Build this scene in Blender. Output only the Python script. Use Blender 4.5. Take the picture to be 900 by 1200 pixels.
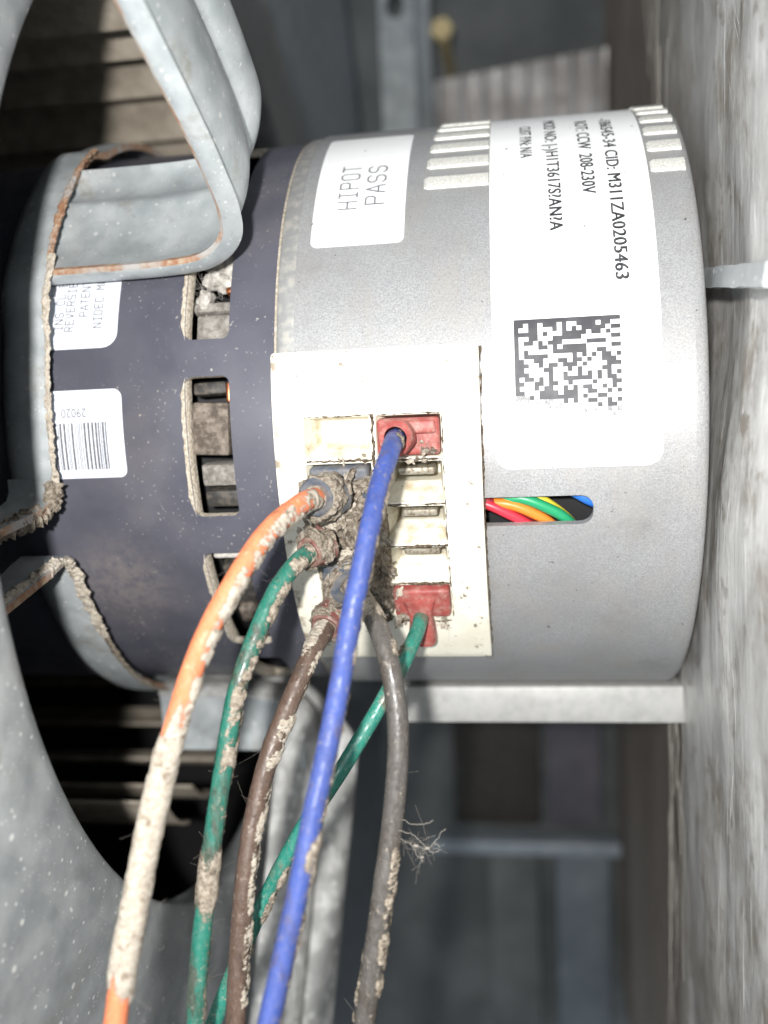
import bpy, bmesh, math, random
from mathutils import Vector, Matrix, noise
from mathutils.geometry import delaunay_2d_cdt

# ------------------------------------------------------------------ scene, camera, light
S = 0.001                                    # everything below is written in millimetres
scene = bpy.context.scene
col = scene.collection
for o in list(bpy.data.objects):
    bpy.data.objects.remove(o)

cam_data = bpy.data.cameras.new("camera")
cam = bpy.data.objects.new("camera", cam_data)
col.objects.link(cam)
scene.camera = cam
cam_data.sensor_fit = 'VERTICAL'
cam_data.sensor_height = 36.0
cam_data.sensor_width = 27.0
cam_data.lens = 1094.26 * 36.0 / 1200.0
cam_data.clip_start = 0.005
cam_data.clip_end = 20.0
right = Vector((0.98879, 0.14335, -0.04168))
up = Vector((0.02617, 0.10839, 0.99376))
back = Vector((0.14697, -0.98372, 0.10343))
cm = Matrix.Identity(4)
for i in range(3):
    cm[i][0] = right[i]; cm[i][1] = up[i]; cm[i][2] = back[i]
cm[0][3], cm[1][3], cm[2][3] = 0.0, -248.5 * S, 0.0
cam.matrix_world = cm
cam_data.dof.use_dof = True
cam_data.dof.focus_distance = 0.176
cam_data.dof.aperture_fstop = 9.0

world = bpy.data.worlds.new("World")
scene.world = world
world.use_nodes = True
bg = world.node_tree.nodes["Background"]
bg.inputs[0].default_value = (0.80, 0.90, 1.0, 1)
bg.inputs[1].default_value = 0.30

lamp = bpy.data.lights.new("phone_flash", 'POINT')
lamp.energy = 4.8
lamp.shadow_soft_size = 0.005
lamp.color = (1.0, 0.985, 0.955)
lo = bpy.data.objects.new("phone_flash", lamp)
lo.location = (-13 * S, -305 * S, 20 * S)
col.objects.link(lo)

scene.render.engine = 'CYCLES'
scene.view_settings.view_transform = 'Standard'
scene.view_settings.look = 'None'
scene.view_settings.exposure = 0.0
scene.view_settings.gamma = 1.0
scene.view_settings.use_curve_mapping = False

# ------------------------------------------------------------------ material helpers
rad = math.radians
class NT:
    def __init__(self, name):
        self.m = bpy.data.materials.new(name)
        self.m.use_nodes = True
        self.t = self.m.node_tree
        self.b = self.t.nodes["Principled BSDF"]
        tc = self.t.nodes.new('ShaderNodeTexCoord')
        mp = self.t.nodes.new('ShaderNodeMapping')
        mp.inputs['Scale'].default_value = (1000, 1000, 1000)
        self.t.links.new(tc.outputs['Object'], mp.inputs['Vector'])
        self.co = mp.outputs['Vector']
        sx = self.t.nodes.new('ShaderNodeSeparateXYZ')
        self.t.links.new(self.co, sx.inputs[0])
        self.xyz = sx.outputs

    def scaled(self, s, off=(0, 0, 0)):
        n = self.t.nodes.new('ShaderNodeMapping')
        n.inputs['Scale'].default_value = s
        n.inputs['Location'].default_value = off
        self.t.links.new(self.co, n.inputs['Vector'])
        return n.outputs['Vector']

    def noise(self, scale, detail=3, rough=0.55, co=None, dist=0.0):
        n = self.t.nodes.new('ShaderNodeTexNoise')
        n.inputs['Scale'].default_value = scale
        n.inputs['Detail'].default_value = detail
        n.inputs['Roughness'].default_value = rough
        n.inputs['Distortion'].default_value = dist
        self.t.links.new(co or self.co, n.inputs['Vector'])
        return n.outputs['Fac']

    def voro(self, scale, feature='F1', co=None, out='Distance', rnd=1.0):
        n = self.t.nodes.new('ShaderNodeTexVoronoi')
        n.feature = feature
        n.inputs['Scale'].default_value = scale
        n.inputs['Randomness'].default_value = rnd
        self.t.links.new(co or self.co, n.inputs['Vector'])
        return n.outputs[out]

    def ramp(self, fac, a, b, lo=0.0, hi=1.0):
        n = self.t.nodes.new('ShaderNodeMapRange')
        n.interpolation_type = 'SMOOTHSTEP'
        n.inputs['From Min'].default_value = a
        n.inputs['From Max'].default_value = b
        n.inputs['To Min'].default_value = lo
        n.inputs['To Max'].default_value = hi
        self.t.links.new(fac, n.inputs['Value'])
        return n.outputs['Result']

    def math(self, op, a, b=None):
        n = self.t.nodes.new('ShaderNodeMath')
        n.operation = op
        for i, v in enumerate((a, b)):
            if v is None: continue
            if isinstance(v, (int, float)): n.inputs[i].default_value = v
            else: self.t.links.new(v, n.inputs[i])
        return n.outputs[0]

    def mix(self, fac, a, b):
        n = self.t.nodes.new('ShaderNodeMix')
        n.data_type = 'RGBA'
        if isinstance(fac, (int, float)): n.inputs['Factor'].default_value = fac
        else: self.t.links.new(fac, n.inputs['Factor'])
        for k, v in ((6, a), (7, b)):
            if isinstance(v, tuple): n.inputs[k].default_value = (*v[:3], 1)
            else: self.t.links.new(v, n.inputs[k])
        return n.outputs[2]

    def set(self, base=None, rough=None, metal=None, spec=None, coat=None):
        for k, v in (('Base Color', base), ('Roughness', rough), ('Metallic', metal),
                     ('Specular IOR Level', spec), ('Coat Weight', coat)):
            if v is None: continue
            if isinstance(v, tuple): self.b.inputs[k].default_value = (*v[:3], 1)
            elif isinstance(v, (int, float)): self.b.inputs[k].default_value = v
            else: self.t.links.new(v, self.b.inputs[k])

    def bump(self, h, strength=0.3, dist=0.2):
        n = self.t.nodes.new('ShaderNodeBump')
        n.inputs['Strength'].default_value = strength
        n.inputs['Distance'].default_value = dist * S
        self.t.links.new(h, n.inputs['Height'])
        self.t.links.new(n.outputs['Normal'], self.b.inputs['Normal'])

MAT = {}
def reg(n):
    MAT[n.m.name] = n.m
    return n.m

DUST = (0.40, 0.34, 0.27)
DIRT = (0.12, 0.085, 0.055)

def build_materials():
    # silver paint: fine metallic grain, dark specks
    n = NT('silver_paint')
    g = n.noise(3.2, 2, 0.6); g2 = n.noise(0.08, 3)
    c = n.mix(n.ramp(g, .3, .7), (.25, .25, .255), (.365, .365, .37))
    c = n.mix(n.ramp(g2, .35, .75, 0, .35), c, (.24, .236, .232))
    sm = n.ramp(n.noise(.13, 6, .7, co=n.scaled((1, 1, .5))), .47, .72, 0, .5)
    c = n.mix(sm, c, (.33, .31, .28))
    sd = n.ramp(n.noise(.05, 7, .75), .52, .75, 0, .45)
    c = n.mix(sd, c, (.17, .162, .153))
    fd = n.math('MULTIPLY', n.ramp(n.noise(2.2, 2, .5), .66, .72), n.ramp(n.noise(.06, 3), .45, .65))
    c = n.mix(n.math('MULTIPLY', fd, .6), c, (.16, .14, .12))
    scr = n.ramp(n.noise(1.0, 3, .6, co=n.scaled((.12, 1.6, 1.6))), .68, .73, 0, .25)
    c = n.mix(scr, c, (.45, .45, .45))
    sp = n.ramp(n.noise(0.8, 2, .5), .735, .765)
    c = n.mix(n.math('MULTIPLY', sp, .85), c, (.07, .06, .05))
    n.set(c, n.ramp(g, .2, .8, .42, .55), .22)
    n.bump(n.noise(2.4, 2), .35, .12); reg(n)

    n = NT('louver_paint')
    g = n.noise(2.6, 3, .7)
    c = n.mix(n.ramp(g, .3, .7), (.50, .49, .45), (.80, .79, .74))
    n.set(c, .55, .2); n.bump(g, .5, .2); reg(n)

    n = NT('seam_metal')
    g = n.noise(.5, 4)
    n.set(n.mix(n.ramp(g, .4, .7), (.36, .36, .36), (.52, .50, .46)), .45, .45); n.bump(n.noise(2, 3), .3, .1); reg(n)

    # dark enamel of the motor shell, dusty
    n = NT('dark_enamel')
    c = n.mix(n.ramp(n.noise(.06, 4), .3, .7), (.068, .069, .090), (.092, .092, .116))
    sp = n.ramp(n.noise(1.3, 2, .5), .66, .72)
    zone = n.ramp(n.noise(.07, 2), .42, .62)
    c = n.mix(n.math('MULTIPLY', sp, n.math('MULTIPLY', zone, .7)), c, (.42, .39, .36))
    film = n.ramp(n.noise(.035, 5, .6),   .5, .8, 0, .2)
    c = n.mix(film, c, (.26, .23, .21))
    vd = n.t.nodes.new('ShaderNodeVectorMath'); vd.operation = 'DISTANCE'
    n.t.links.new(n.co, vd.inputs[0]); vd.inputs[1].default_value = (-86, -60, -34)
    near = n.math('MULTIPLY', n.ramp(vd.outputs['Value'], 2, 17, .30, 0), n.ramp(n.noise(.5, 5, .7), .2, .7))
    c = n.mix(near, c, (.36, .30, .25))
    n.set(c, n.ramp(n.noise(.15, 3), .3, .7, .36, .5), 0.0, .45)
    n.bump(n.noise(1.2, 3), .12, .1); reg(n)

    n = NT('slot_edge_dust')
    g = n.noise(1.4, 4)
    n.set(n.mix(n.ramp(g, .35, .65), (.34, .29, .22), (.56, .50, .42)), .95); n.bump(g, .8, .5); reg(n)

    n = NT('label_paper')
    g = n.noise(.5, 5, .6)
    c = n.mix(n.ramp(g, .55, .8, 0, .3), (.86, .86, .86), (.66, .63, .58))
    sp = n.ramp(n.noise(.8, 2), .735, .75)
    c = n.mix(n.math('MULTIPLY', sp, .8), c, (.12, .09, .07))
    n.set(c, .42, 0, .4); n.bump(n.noise(.25, 2), .1, .15); reg(n)

    n = NT('label_paper_blue')
    c = n.mix(n.ramp(n.noise(.3, 4), .5, .8, 0, .3), (.72, .75, .82), (.60, .58, .56))
    n.set(c, .4, 0, .4); reg(n)

    n = NT('print_ink')
    n.set(n.mix(n.ramp(n.noise(1.5, 3), .45, .75), (.025, .025, .028), (.10, .10, .105)), .5); reg(n)
    n = NT('print_grey')
    n.set(n.mix(n.ramp(n.noise(2.0, 3), .4, .75), (.11, .11, .125), (.24, .24, .26)), .5); reg(n)
    n = NT('matrix_ink')
    n.set(n.mix(n.ramp(n.noise(.4, 3), .4, .75), (.035, .034, .04), (.065, .063, .07)), .55); reg(n)

    # cream nylon connector
    n = NT('cream_nylon')
    c = n.mix(n.ramp(n.noise(.12, 4), .35, .75), (.80, .77, .66), (.70, .66, .54))
    c = n.mix(n.ramp(n.noise(.9, 4, .7), .60, .72, 0, .7), c, (.30, .21, .12))
    c = n.mix(n.ramp(n.noise(.55, 2, .5), .685, .72, 0, .8), c, (.14, .10, .07))
    # grime that crept along the rim of the moulding
    ex = n.ramp(n.xyz[0], -46.9, -45.0, 1, 0)
    gr = n.math('MULTIPLY', ex, n.ramp(n.noise(.35, 4), .5, .62))
    c = n.mix(n.math('MULTIPLY', gr, .8), c, (.20, .14, .09))
    n.set(c, .42, 0, .4); n.bump(n.noise(.8, 3), .1, .1); reg(n)

    n = NT('cream_inner')
    c = n.mix(n.ramp(n.noise(.3, 4, .6), .45, .75), (.72, .68, .56), (.44, .35, .23))
    c = n.mix(n.ramp(n.noise(1.1, 4, .7), .62, .72, 0, .8), c, (.13, .09, .055))
    n.set(c, .5, 0, .35); reg(n)

    def vinyl(name, c0, dusty=.5, dustc=DUST):
        n = NT(name)
        c = n.mix(n.ramp(n.noise(.35, 3), .3, .7), c0, tuple(v * .7 for v in c0))
        c = n.mix(n.ramp(n.noise(.5, 5, .65), .62 - .3 * dusty, .75, 0, .9), c, dustc)
        c = n.mix(n.ramp(n.noise(1.2, 3, .6), .66, .72, 0, .8), c, DIRT)
        n.set(c, .5, 0, .35); n.bump(n.noise(1.6, 4), .3, .2); reg(n)
    vinyl('red_vinyl', (.36, .080, .070), .62, (.40, .235, .195))
    vinyl('red_vinyl_dirty', (.19, .055, .048), 1.05, (.27, .21, .17))
    vinyl('blue_vinyl_dirty', (.07, .092, .13), 1.15, (.19, .172, .155))

    def wire(name, c0, rough=.4, grime=.3, dust=.35, dc=DUST, gc=DIRT):
        n = NT(name)
        st = n.scaled((1, 1, .35))
        c = n.mix(n.ramp(n.noise(.5, 4, co=st), .35, .7), c0, tuple(v * .78 for v in c0))
        c = n.mix(n.ramp(n.noise(.28, 5, .65, co=st), .60 - .2 * grime, .78 - .2 * grime, 0, .85), c, gc)
        c = n.mix(n.ramp(n.noise(.9, 4, .6), .66 - .12 * dust, .74, 0, .8), c, dc)
        c = n.mix(n.ramp(n.noise(2.2, 5, .75, co=n.scaled((1, 1, .5))), .42, .75, 0, .55), c, tuple(.5 * v + .5 * w for v, w in zip(dc, c0)))
        n.set(c, n.ramp(n.noise(.6, 3), .3, .7, rough - .1, rough + .3), 0, .5)
        n.bump(n.noise(1.1, 4), .35, .25); reg(n)
    wire('wire_orange', (.72, .20, .085), .6, .15, .45, (.66, .40, .27))
    wire('wire_green', (.010, .16, .115), .36, .75, .55, (.30, .26, .21), (.055, .045, .035))
    wire('wire_green_clean', (.014, .20, .15), .3, .45, .4)
    wire('wire_brown', (.105, .066, .050), .35, .35, .55, (.30, .25, .2), (.05, .035, .028))
    wire('wire_blue', (.038, .072, .28), .46, .35, .5, (.22, .19, .18), (.075, .055, .06))
    wire('wire_grey', (.085, .078, .072), .30, .6, .5, (.30, .26, .22), (.055, .045, .037))

    n = NT('dust')
    g = n.noise(1.1, 6, .7)
    c = n.mix(n.ramp(g, .3, .7), (.17, .135, .10), (.46, .405, .335))
    c = n.mix(n.ramp(n.noise(.5, 5, .65), .50, .66, 0, .85), c, (.075, .056, .042))
    n.set(c, 1.0, 0, .1); n.bump(n.noise(2.2, 5, .7), 1.0, .6); reg(n)

    n = NT('dust_pale')
    g = n.noise(.9, 6, .7)
    c = n.mix(n.ramp(g, .3, .65), (.36, .305, .24), (.60, .545, .465))
    c = n.mix(n.ramp(n.noise(.5, 6, .75), .56, .68, 0, .85), c, (.11, .08, .055))
    n.set(c, 1.0, 0, .1); n.bump(n.noise(1.8, 5, .7), .9, .5); reg(n)

    for nm, ca, cb, cd in (('dust_film', (.17, .135, .10), (.42, .37, .305), (.075, .056, .042)), ('dust_film_pale', (.34, .29, .23), (.50, .455, .39), (.16, .12, .085))):
        n = NT(nm)
        g = n.noise(1.1, 6, .7)
        c = n.mix(n.ramp(g, .3, .7), ca, cb)
        c = n.mix(n.ramp(n.noise(.5, 6, .72), .52, .68, 0, .85), c, cd)
        at = n.t.nodes.new('ShaderNodeAttribute'); at.attribute_name = 'cover'
        al = n.ramp(n.math('ADD', at.outputs['Fac'], n.math('MULTIPLY', n.math('SUBTRACT', n.noise(2.6, 5, .75), .5), .55)), -.02, .16)
        n.t.links.new(al, n.b.inputs['Alpha'])
        n.set(c, 1.0, 0, .1); n.bump(n.noise(2.2, 5, .7), .55, .35); reg(n)

    n = NT('grime')
    g = n.noise(1.5, 6, .7)
    n.set(n.mix(n.ramp(g, .35, .7), (.05, .036, .026), (.24, .19, .14)), .95, 0, .1); n.bump(n.noise(2.5, 5, .7), 1.0, .4); reg(n)

    n = NT('lint')
    g = n.noise(.8, 6, .7)
    n.set(n.mix(n.ramp(g, .3, .7), (.36, .33, .30), (.72, .69, .64)), 1.0, 0, .05); n.bump(n.noise(2.2, 6, .75), .8, .35); reg(n)

    # galvanised steel
    def galv(name, ca, cb, speck, metal=.35, rough=.42, scale=.18):
        n = NT(name)
        sv = n.voro(scale, out='Color')
        bw = n.t.nodes.new('ShaderNodeRGBToBW'); n.t.links.new(sv, bw.inputs[0])
        f = n.math('ADD', n.math('MULTIPLY', bw.outputs[0], .10), n.math('MULTIPLY', n.noise(.12, 5), .9))
        c = n.mix(n.ramp(f, .25, .75), ca, cb)
        d = n.math('MULTIPLY', n.ramp(n.voro(.42), .10, .17, speck, 0), n.ramp(n.noise(.2, 2), .36, .48))
        d2 = n.math('MAXIMUM', n.math('MULTIPLY', n.ramp(n.voro(1.1), .12, .2, speck, 0), n.ramp(n.noise(.3, 3), .45, .6)), n.math('MULTIPLY', n.ramp(n.voro(.17), .08, .12, speck, 0), n.ramp(n.noise(.1, 2), .36, .46)))
        c = n.mix(n.math('MAXIMUM', d, d2), c, (.78, .78, .76))
        c = n.mix(n.ramp(n.noise(.09, 6, .7), .55, .74, 0, .6), c, (.28, .25, .20))
        c = n.mix(n.ramp(n.noise(.7, 5, .7), .58, .72, 0, .35), c, (.26, .24, .21))
        n.set(c, n.ramp(f, .2, .8, rough - .08, rough + .15), metal); n.bump(n.noise(.5, 4), .15, .2); reg(n)
    galv('galvanised', (.36, .395, .41), (.56, .59, .60), .6)
    n = NT('galvanised_spotted')
    c = n.mix(n.ramp(n.noise(.15, 5, .6), .35, .7), (.36, .36, .35), (.66, .66, .64))
    st = n.scaled((1, 1, .3))
    c = n.mix(n.ramp(n.noise(.5, 5, .65, co=st), .5, .7, 0, .6), c, (.24, .235, .225))
    vd = n.voro(.22)
    c = n.mix(n.ramp(vd, .16, .30, .55, 0), c, (.80, .80, .78))
    c = n.mix(n.ramp(n.voro(.085), .07, .13, .85, 0), c, (.25, .115, .06))
    n.set(c, .55, .1); n.bump(n.noise(.6, 5), .3, .3); reg(n)
    galv('galvanised_ring', (.29, .305, .315), (.46, .48, .485), .9, .25, .42, .08)
    galv('galvanised_dark', (.30, .35, .40), (.44, .49, .535), .15, .2, .5, .05)

    n = NT('rust_edge')
    g = n.noise(.8, 5)
    c = n.mix(n.ramp(g, .35, .7), (.30, .145, .08), (.40, .31, .225))
    c = n.mix(n.ramp(n.noise(.11, 4, .6), .42, .62, 0, .85), c, (.38, .39, .385))
    n.set(c, .9); n.bump(g, .6, .3); reg(n)
    n = NT('rust_spot')
    n.set(n.mix(n.ramp(n.noise(1.5, 4), .4, .6), (.16, .055, .03), (.26, .13, .08)), .9); reg(n)

    n = NT('wheel_dusty')
    c = n.mix(n.ramp(n.noise(.1, 6, .65), .3, .7), (.25, .215, .17), (.42, .37, .305))
    n.set(c, .9); n.bump(n.noise(.7, 5), .6, .6); reg(n)

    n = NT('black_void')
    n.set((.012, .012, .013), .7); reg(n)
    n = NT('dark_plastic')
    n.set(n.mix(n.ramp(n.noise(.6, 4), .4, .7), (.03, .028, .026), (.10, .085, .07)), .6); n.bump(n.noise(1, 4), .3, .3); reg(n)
    n = NT('winding_varnish')
    g = n.noise(.6, 5, .65)
    n.set(n.mix(n.ramp(g, .35, .7), (.075, .058, .045), (.24, .20, .165)), .8); n.bump(g, .5, .5); reg(n)
    n = NT('winding_grey')
    g = n.noise(.7, 5, .65)
    n.set(n.mix(n.ramp(g, .35, .7), (.14, .125, .11), (.30, .28, .255)), .8); n.bump(g, .4, .4); reg(n)
    n = NT('copper')
    n.set((.55, .20, .09), .35, .9); reg(n)
    n = NT('tin_pin')
    g = n.noise(1.6, 4)
    n.set(n.mix(n.ramp(g, .4, .7), (.34, .31, .25), (.13, .10, .07)), .55, .35); reg(n)
    n = NT('brass')
    n.set((.88, .70, .38), .3, .35); reg(n)

    n = NT('aluminium_bar')
    g = n.noise(.35, 5)
    n.set(n.mix(n.ramp(g, .35, .85), (.44, .437, .425), (.33, .327, .315)), .5, .1); n.bump(g, .12, .2); reg(n)

    # foil faced insulation: wrinkled, stained, scuffed
    n = NT('foil_liner')
    st = n.scaled((1, 1, .18))
    c = n.mix(n.ramp(n.noise(.03, 5, .6), .3, .7), (.40, .39, .375), (.62, .61, .59))
    c = n.mix(n.ramp(n.noise(.30, 5, .6, co=st), .52, .70, 0, .5), c, (.66, .65, .63))
    c = n.mix(n.ramp(n.noise(.035, 7, .72), .48, .66, 0, .75), c, (.215, .175, .135))
    c = n.mix(n.ramp(n.noise(.11, 6, .7), .56, .70, 0, .7), c, (.17, .135, .10))
    c = n.mix(n.ramp(n.noise(.35, 4, .6), .68, .76, 0, .7), c, (.12, .09, .065))
    for rx, sc_, th in ((0, (1, 1.2, .025), .655), (9, (1, 1.5, .04), .67), (-14, (1, 1.3, .05), .68), (38, (1, 1.6, .06), .70)):
        mp = n.t.nodes.new('ShaderNodeMapping'); mp.inputs['Rotation'].default_value = (rad(rx), 0, 0); n.t.links.new(n.co, mp.inputs['Vector'])
        m2 = n.t.nodes.new('ShaderNodeMapping'); m2.inputs['Scale'].default_value = sc_; n.t.links.new(mp.outputs[0], m2.inputs['Vector'])
        c = n.mix(n.math('MULTIPLY', n.ramp(n.noise(.8, 2, .5, co=m2.outputs[0], dist=.3), th, th + .03, 0, .75), n.ramp(n.noise(.07, 3), .40, .55)), c, (.86, .855, .84))
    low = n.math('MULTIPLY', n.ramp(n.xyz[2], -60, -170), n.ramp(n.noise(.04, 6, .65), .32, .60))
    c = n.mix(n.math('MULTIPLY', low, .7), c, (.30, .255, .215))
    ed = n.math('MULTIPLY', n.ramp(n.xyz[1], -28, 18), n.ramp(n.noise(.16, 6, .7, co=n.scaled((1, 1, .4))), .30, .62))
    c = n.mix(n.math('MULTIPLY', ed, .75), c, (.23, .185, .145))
    n.set(c, n.ramp(n.noise(.1, 4), .3, .7, .3, .55), .06)
    n.bump(n.math('ADD', n.noise(.10, 6, .6, co=n.scaled((1, 1, .35))), n.math('MULTIPLY', n.noise(.5, 4, .6, co=n.scaled((1, 1, .1))), .35)), .4, 1.6); reg(n)

    n = NT('brown_insulation')
    st = n.scaled((1, 1, .06))
    c = n.mix(n.ramp(n.noise(.5, 5, .65, co=st), .35, .7), (.24, .195, .16), (.44, .375, .325))
    n.set(c, .8); n.bump(n.noise(.6, 4, co=st), .7, 1.2); reg(n)

    n = NT('strand')
    n.set((.50, .47, .42), .6); reg(n)
    n = NT('web')
    n.set((.30, .27, .235), .8); reg(n)
    n = NT('corrugated_foil')
    c = n.mix(n.ramp(n.noise(.04, 4), .35, .7), (.55, .52, .50), (.85, .83, .82))
    n.set(c, .35, .3); reg(n)
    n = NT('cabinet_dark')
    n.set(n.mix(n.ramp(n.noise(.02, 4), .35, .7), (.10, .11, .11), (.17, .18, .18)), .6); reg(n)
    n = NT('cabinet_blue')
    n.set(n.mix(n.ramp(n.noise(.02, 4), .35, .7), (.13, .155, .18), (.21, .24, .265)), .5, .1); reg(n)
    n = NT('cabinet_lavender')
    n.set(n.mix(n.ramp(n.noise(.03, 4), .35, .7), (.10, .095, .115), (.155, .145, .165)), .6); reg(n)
    for nm, c in (('lead_red', (.62, .035, .06)), ('lead_orange', (.85, .22, .03)), ('lead_yellow', (.62, .53, .05)),
                  ('lead_green', (.02, .30, .13)), ('lead_blue', (.03, .16, .60)), ('lead_maroon', (.22, .02, .025))):
        n = NT(nm); n.set(c, .38, 0, .5); reg(n)
build_materials()

# ------------------------------------------------------------------ object helpers
WLOC = {}
def put(o, parent):
    col.objects.link(o)
    if parent is not None:
        o.parent = parent
        o.location = -WLOC.get(parent.name, Vector((0, 0, 0)))
    return o

def tag(o, label=None, cat=None, group=None, kind=None):
    if label: o['label'] = label
    if cat: o['category'] = cat
    if group: o['group'] = group
    if kind: o['kind'] = kind
    return o

def empty(name, loc, label, cat, group=None):
    o = bpy.data.objects.new(name, None)
    o.empty_display_size = .01
    o.location = Vector(loc) * S
    col.objects.link(o)
    WLOC[o.name] = Vector(loc) * S
    return tag(o, label, cat, group)

def obj(name, verts, faces, mats, parent=None, smooth=40, idx=None):
    me = bpy.data.meshes.new(name)
    me.from_pydata([Vector(v) * S for v in verts], [], faces)
    if not isinstance(mats, (list, tuple)): mats = [mats]
    for m in mats: me.materials.append(MAT[m])
    if idx: me.polygons.foreach_set('material_index', idx)
    bm = bmesh.new(); bm.from_mesh(me)
    bmesh.ops.recalc_face_normals(bm, faces=bm.faces)
    bm.to_mesh(me); bm.free()
    if smooth:
        me.shade_smooth()
        me.set_sharp_from_angle(angle=math.radians(smooth))
    me.update()
    return put(bpy.data.objects.new(name, me), parent)

def cyl(x, phi, r):
    a = rad(phi)
    return Vector((x, -r * math.cos(a), r * math.sin(a)))

class Geo:
    """collects verts / faces / material index"""
    def __init__(self): self.v, self.f, self.i = [], [], []
    def add(self, v, f, i=0):
        b = len(self.v); self.v += [Vector(q) for q in v]
        for q in f: self.f.append(tuple(b + k for k in q)); self.i.append(i)
    def obj(self, name, mats, parent=None, smooth=40):
        return obj(name, self.v, self.f, mats, parent, smooth, self.i)

def box_geo(lo, hi):
    v = [(x, y, z) for x in (lo[0], hi[0]) for y in (lo[1], hi[1]) for z in (lo[2], hi[2])]
    f = [(0, 1, 3, 2), (4, 6, 7, 5), (0, 4, 5, 1), (2, 3, 7, 6), (0, 2, 6, 4), (1, 5, 7, 3)]
    return v, f

def rbox(dims, bev, fr=None, seg=3):
    """bevelled box centred on a frame (4x4)"""
    bm = bmesh.new()
    bmesh.ops.create_cube(bm, size=1)
    for v in bm.verts: v.co = Vector((v.co.x * dims[0], v.co.y * dims[1], v.co.z * dims[2]))
    if bev: bmesh.ops.bevel(bm, geom=bm.edges[:], offset=bev, segments=seg, affect='EDGES', profile=.5)
    bm.verts.index_update()
    v = [(fr @ q.co if fr else q.co.copy()) for q in bm.verts]
    f = [tuple(q.index for q in p.verts) for p in bm.faces]
    bm.free()
    return v, f

def frame(P, ex, ey, ez):
    m = Matrix.Identity(4)
    for i in range(3):
        m[i][0] = ex[i]; m[i][1] = ey[i]; m[i][2] = ez[i]; m[i][3] = P[i]
    return m

def surf_frame(x, phi, r):
    """X along the axis, Y along the surface upwards, Z outwards"""
    a = rad(phi)
    return frame(cyl(x, phi, r), Vector((1, 0, 0)), Vector((0, math.sin(a), math.cos(a))), Vector((0, -math.cos(a), math.sin(a))))

def revolve(profile, p0, p1, n, closed=False):
    """profile of (x, r); phi from p0 to p1 degrees"""
    v, f = [], []
    m = len(profile)
    k = n if closed else n + 1
    for j in range(k):
        ph = p0 + (p1 - p0) * j / n
        for x, r in profile: v.append(cyl(x, ph, r))
    for j in range(n):
        a, b = j * m, ((j + 1) % k) * m
        for i in range(m - 1): f.append((a + i, a + i + 1, b + i + 1, b + i))
    return v, f

def spline(pts, n):
    P = [Vector(p) for p in pts]
    P = [2 * P[0] - P[1]] + P + [2 * P[-1] - P[-2]]
    out = []
    segs = len(P) - 3
    for k in range(n + 1):
        t = k / n * segs; i = min(int(t), segs - 1); u = t - i
        a, b, c, d = P[i], P[i + 1], P[i + 2], P[i + 3]
        out.append(.5 * ((2 * b) + (c - a) * u + (2 * a - 5 * b + 4 * c - d) * u * u + (3 * b - a - 3 * c + d) * u ** 3))
    return out

def frames_along(path):
    """parallel transported normals"""
    T = []
    for i in range(len(path)):
        t = path[min(i + 1, len(path) - 1)] - path[max(i - 1, 0)]
        T.append(t.normalized())
    ref = Vector((0, -1, 0))
    if abs(T[0].dot(ref)) > .9: ref = Vector((1, 0, 0))
    n = (ref - T[0] * ref.dot(T[0])).normalized()
    N = []
    for t in T:
        n = (n - t * n.dot(t)).normalized(); N.append(n.copy())
    return T, N

def tube(path, rf, seg=12, cap=True):
    """rf(i, ang, normal vector) or number"""
    T, N = frames_along(path)
    v, f = [], []
    for i, p in enumerate(path):
        b = T[i].cross(N[i])
        for k in range(seg):
            a = 2 * math.pi * k / seg
            d = N[i] * math.cos(a) + b * math.sin(a)
            r = rf if isinstance(rf, (int, float)) else rf(i, a, d)
            v.append(p + d * r)
    for i in range(len(path) - 1):
        for k in range(seg):
            q = (k + 1) % seg
            f.append((i * seg + k, i * seg + q, (i + 1) * seg + q, (i + 1) * seg + k))
    if cap:
        f.append(tuple(range(seg))[::-1]); f.append(tuple((len(path) - 1) * seg + k for k in range(seg)))
    return v, f

def thick_grid(P, t, rim=1):
    """P[i][j] grid of points -> solid sheet of thickness t; rim faces get material index 'rim'"""
    n, m = len(P), len(P[0])
    g = Geo()
    def N(i, j):
        a = P[min(i + 1, n - 1)][j] - P[max(i - 1, 0)][j]
        b = P[i][min(j + 1, m - 1)] - P[i][max(j - 1, 0)]
        return a.cross(b).normalized()
    top, bot = [], []
    for i in range(n):
        for j in range(m):
            k = N(i, j); top.append(P[i][j] + k * t / 2); bot.append(P[i][j] - k * t / 2)
    o = n * m
    F = []; I = []
    for i in range(n - 1):
        for j in range(m - 1):
            q = (i * m + j, i * m + j + 1, (i + 1) * m + j + 1, (i + 1) * m + j)
            F.append(q); I.append(0)
            F.append(tuple(o + k for k in q[::-1])); I.append(0)
    edge = [i * m for i in range(n)], [i * m + m - 1 for i in range(n)], list(range(m)), [(n - 1) * m + j for j in range(m)]
    for e in edge:
        for a, b in zip(e, e[1:]):
            F.append((a, b, o + b, o + a)); I.append(rim)
    g.v = top + bot; g.f = F; g.i = I
    return g

def inside(p, poly):
    c = False; n = len(poly); x, y = p
    j = n - 1
    for i in range(n):
        xi, yi = poly[i]; xj, yj = poly[j]
        if (yi > y) != (yj > y) and x < (xj - xi) * (y - yi) / (yj - yi) + xi: c = not c
        j = i
    return c

def densify(poly, step):
    out = []
    for i, a in enumerate(poly):
        b = poly[(i + 1) % len(poly)]
        d = math.hypot(b[0] - a[0], b[1] - a[1]); k = max(1, int(math.ceil(d / step)))
        for q in range(k): out.append((a[0] + (b[0] - a[0]) * q / k, a[1] + (b[1] - a[1]) * q / k))
    return out

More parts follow.
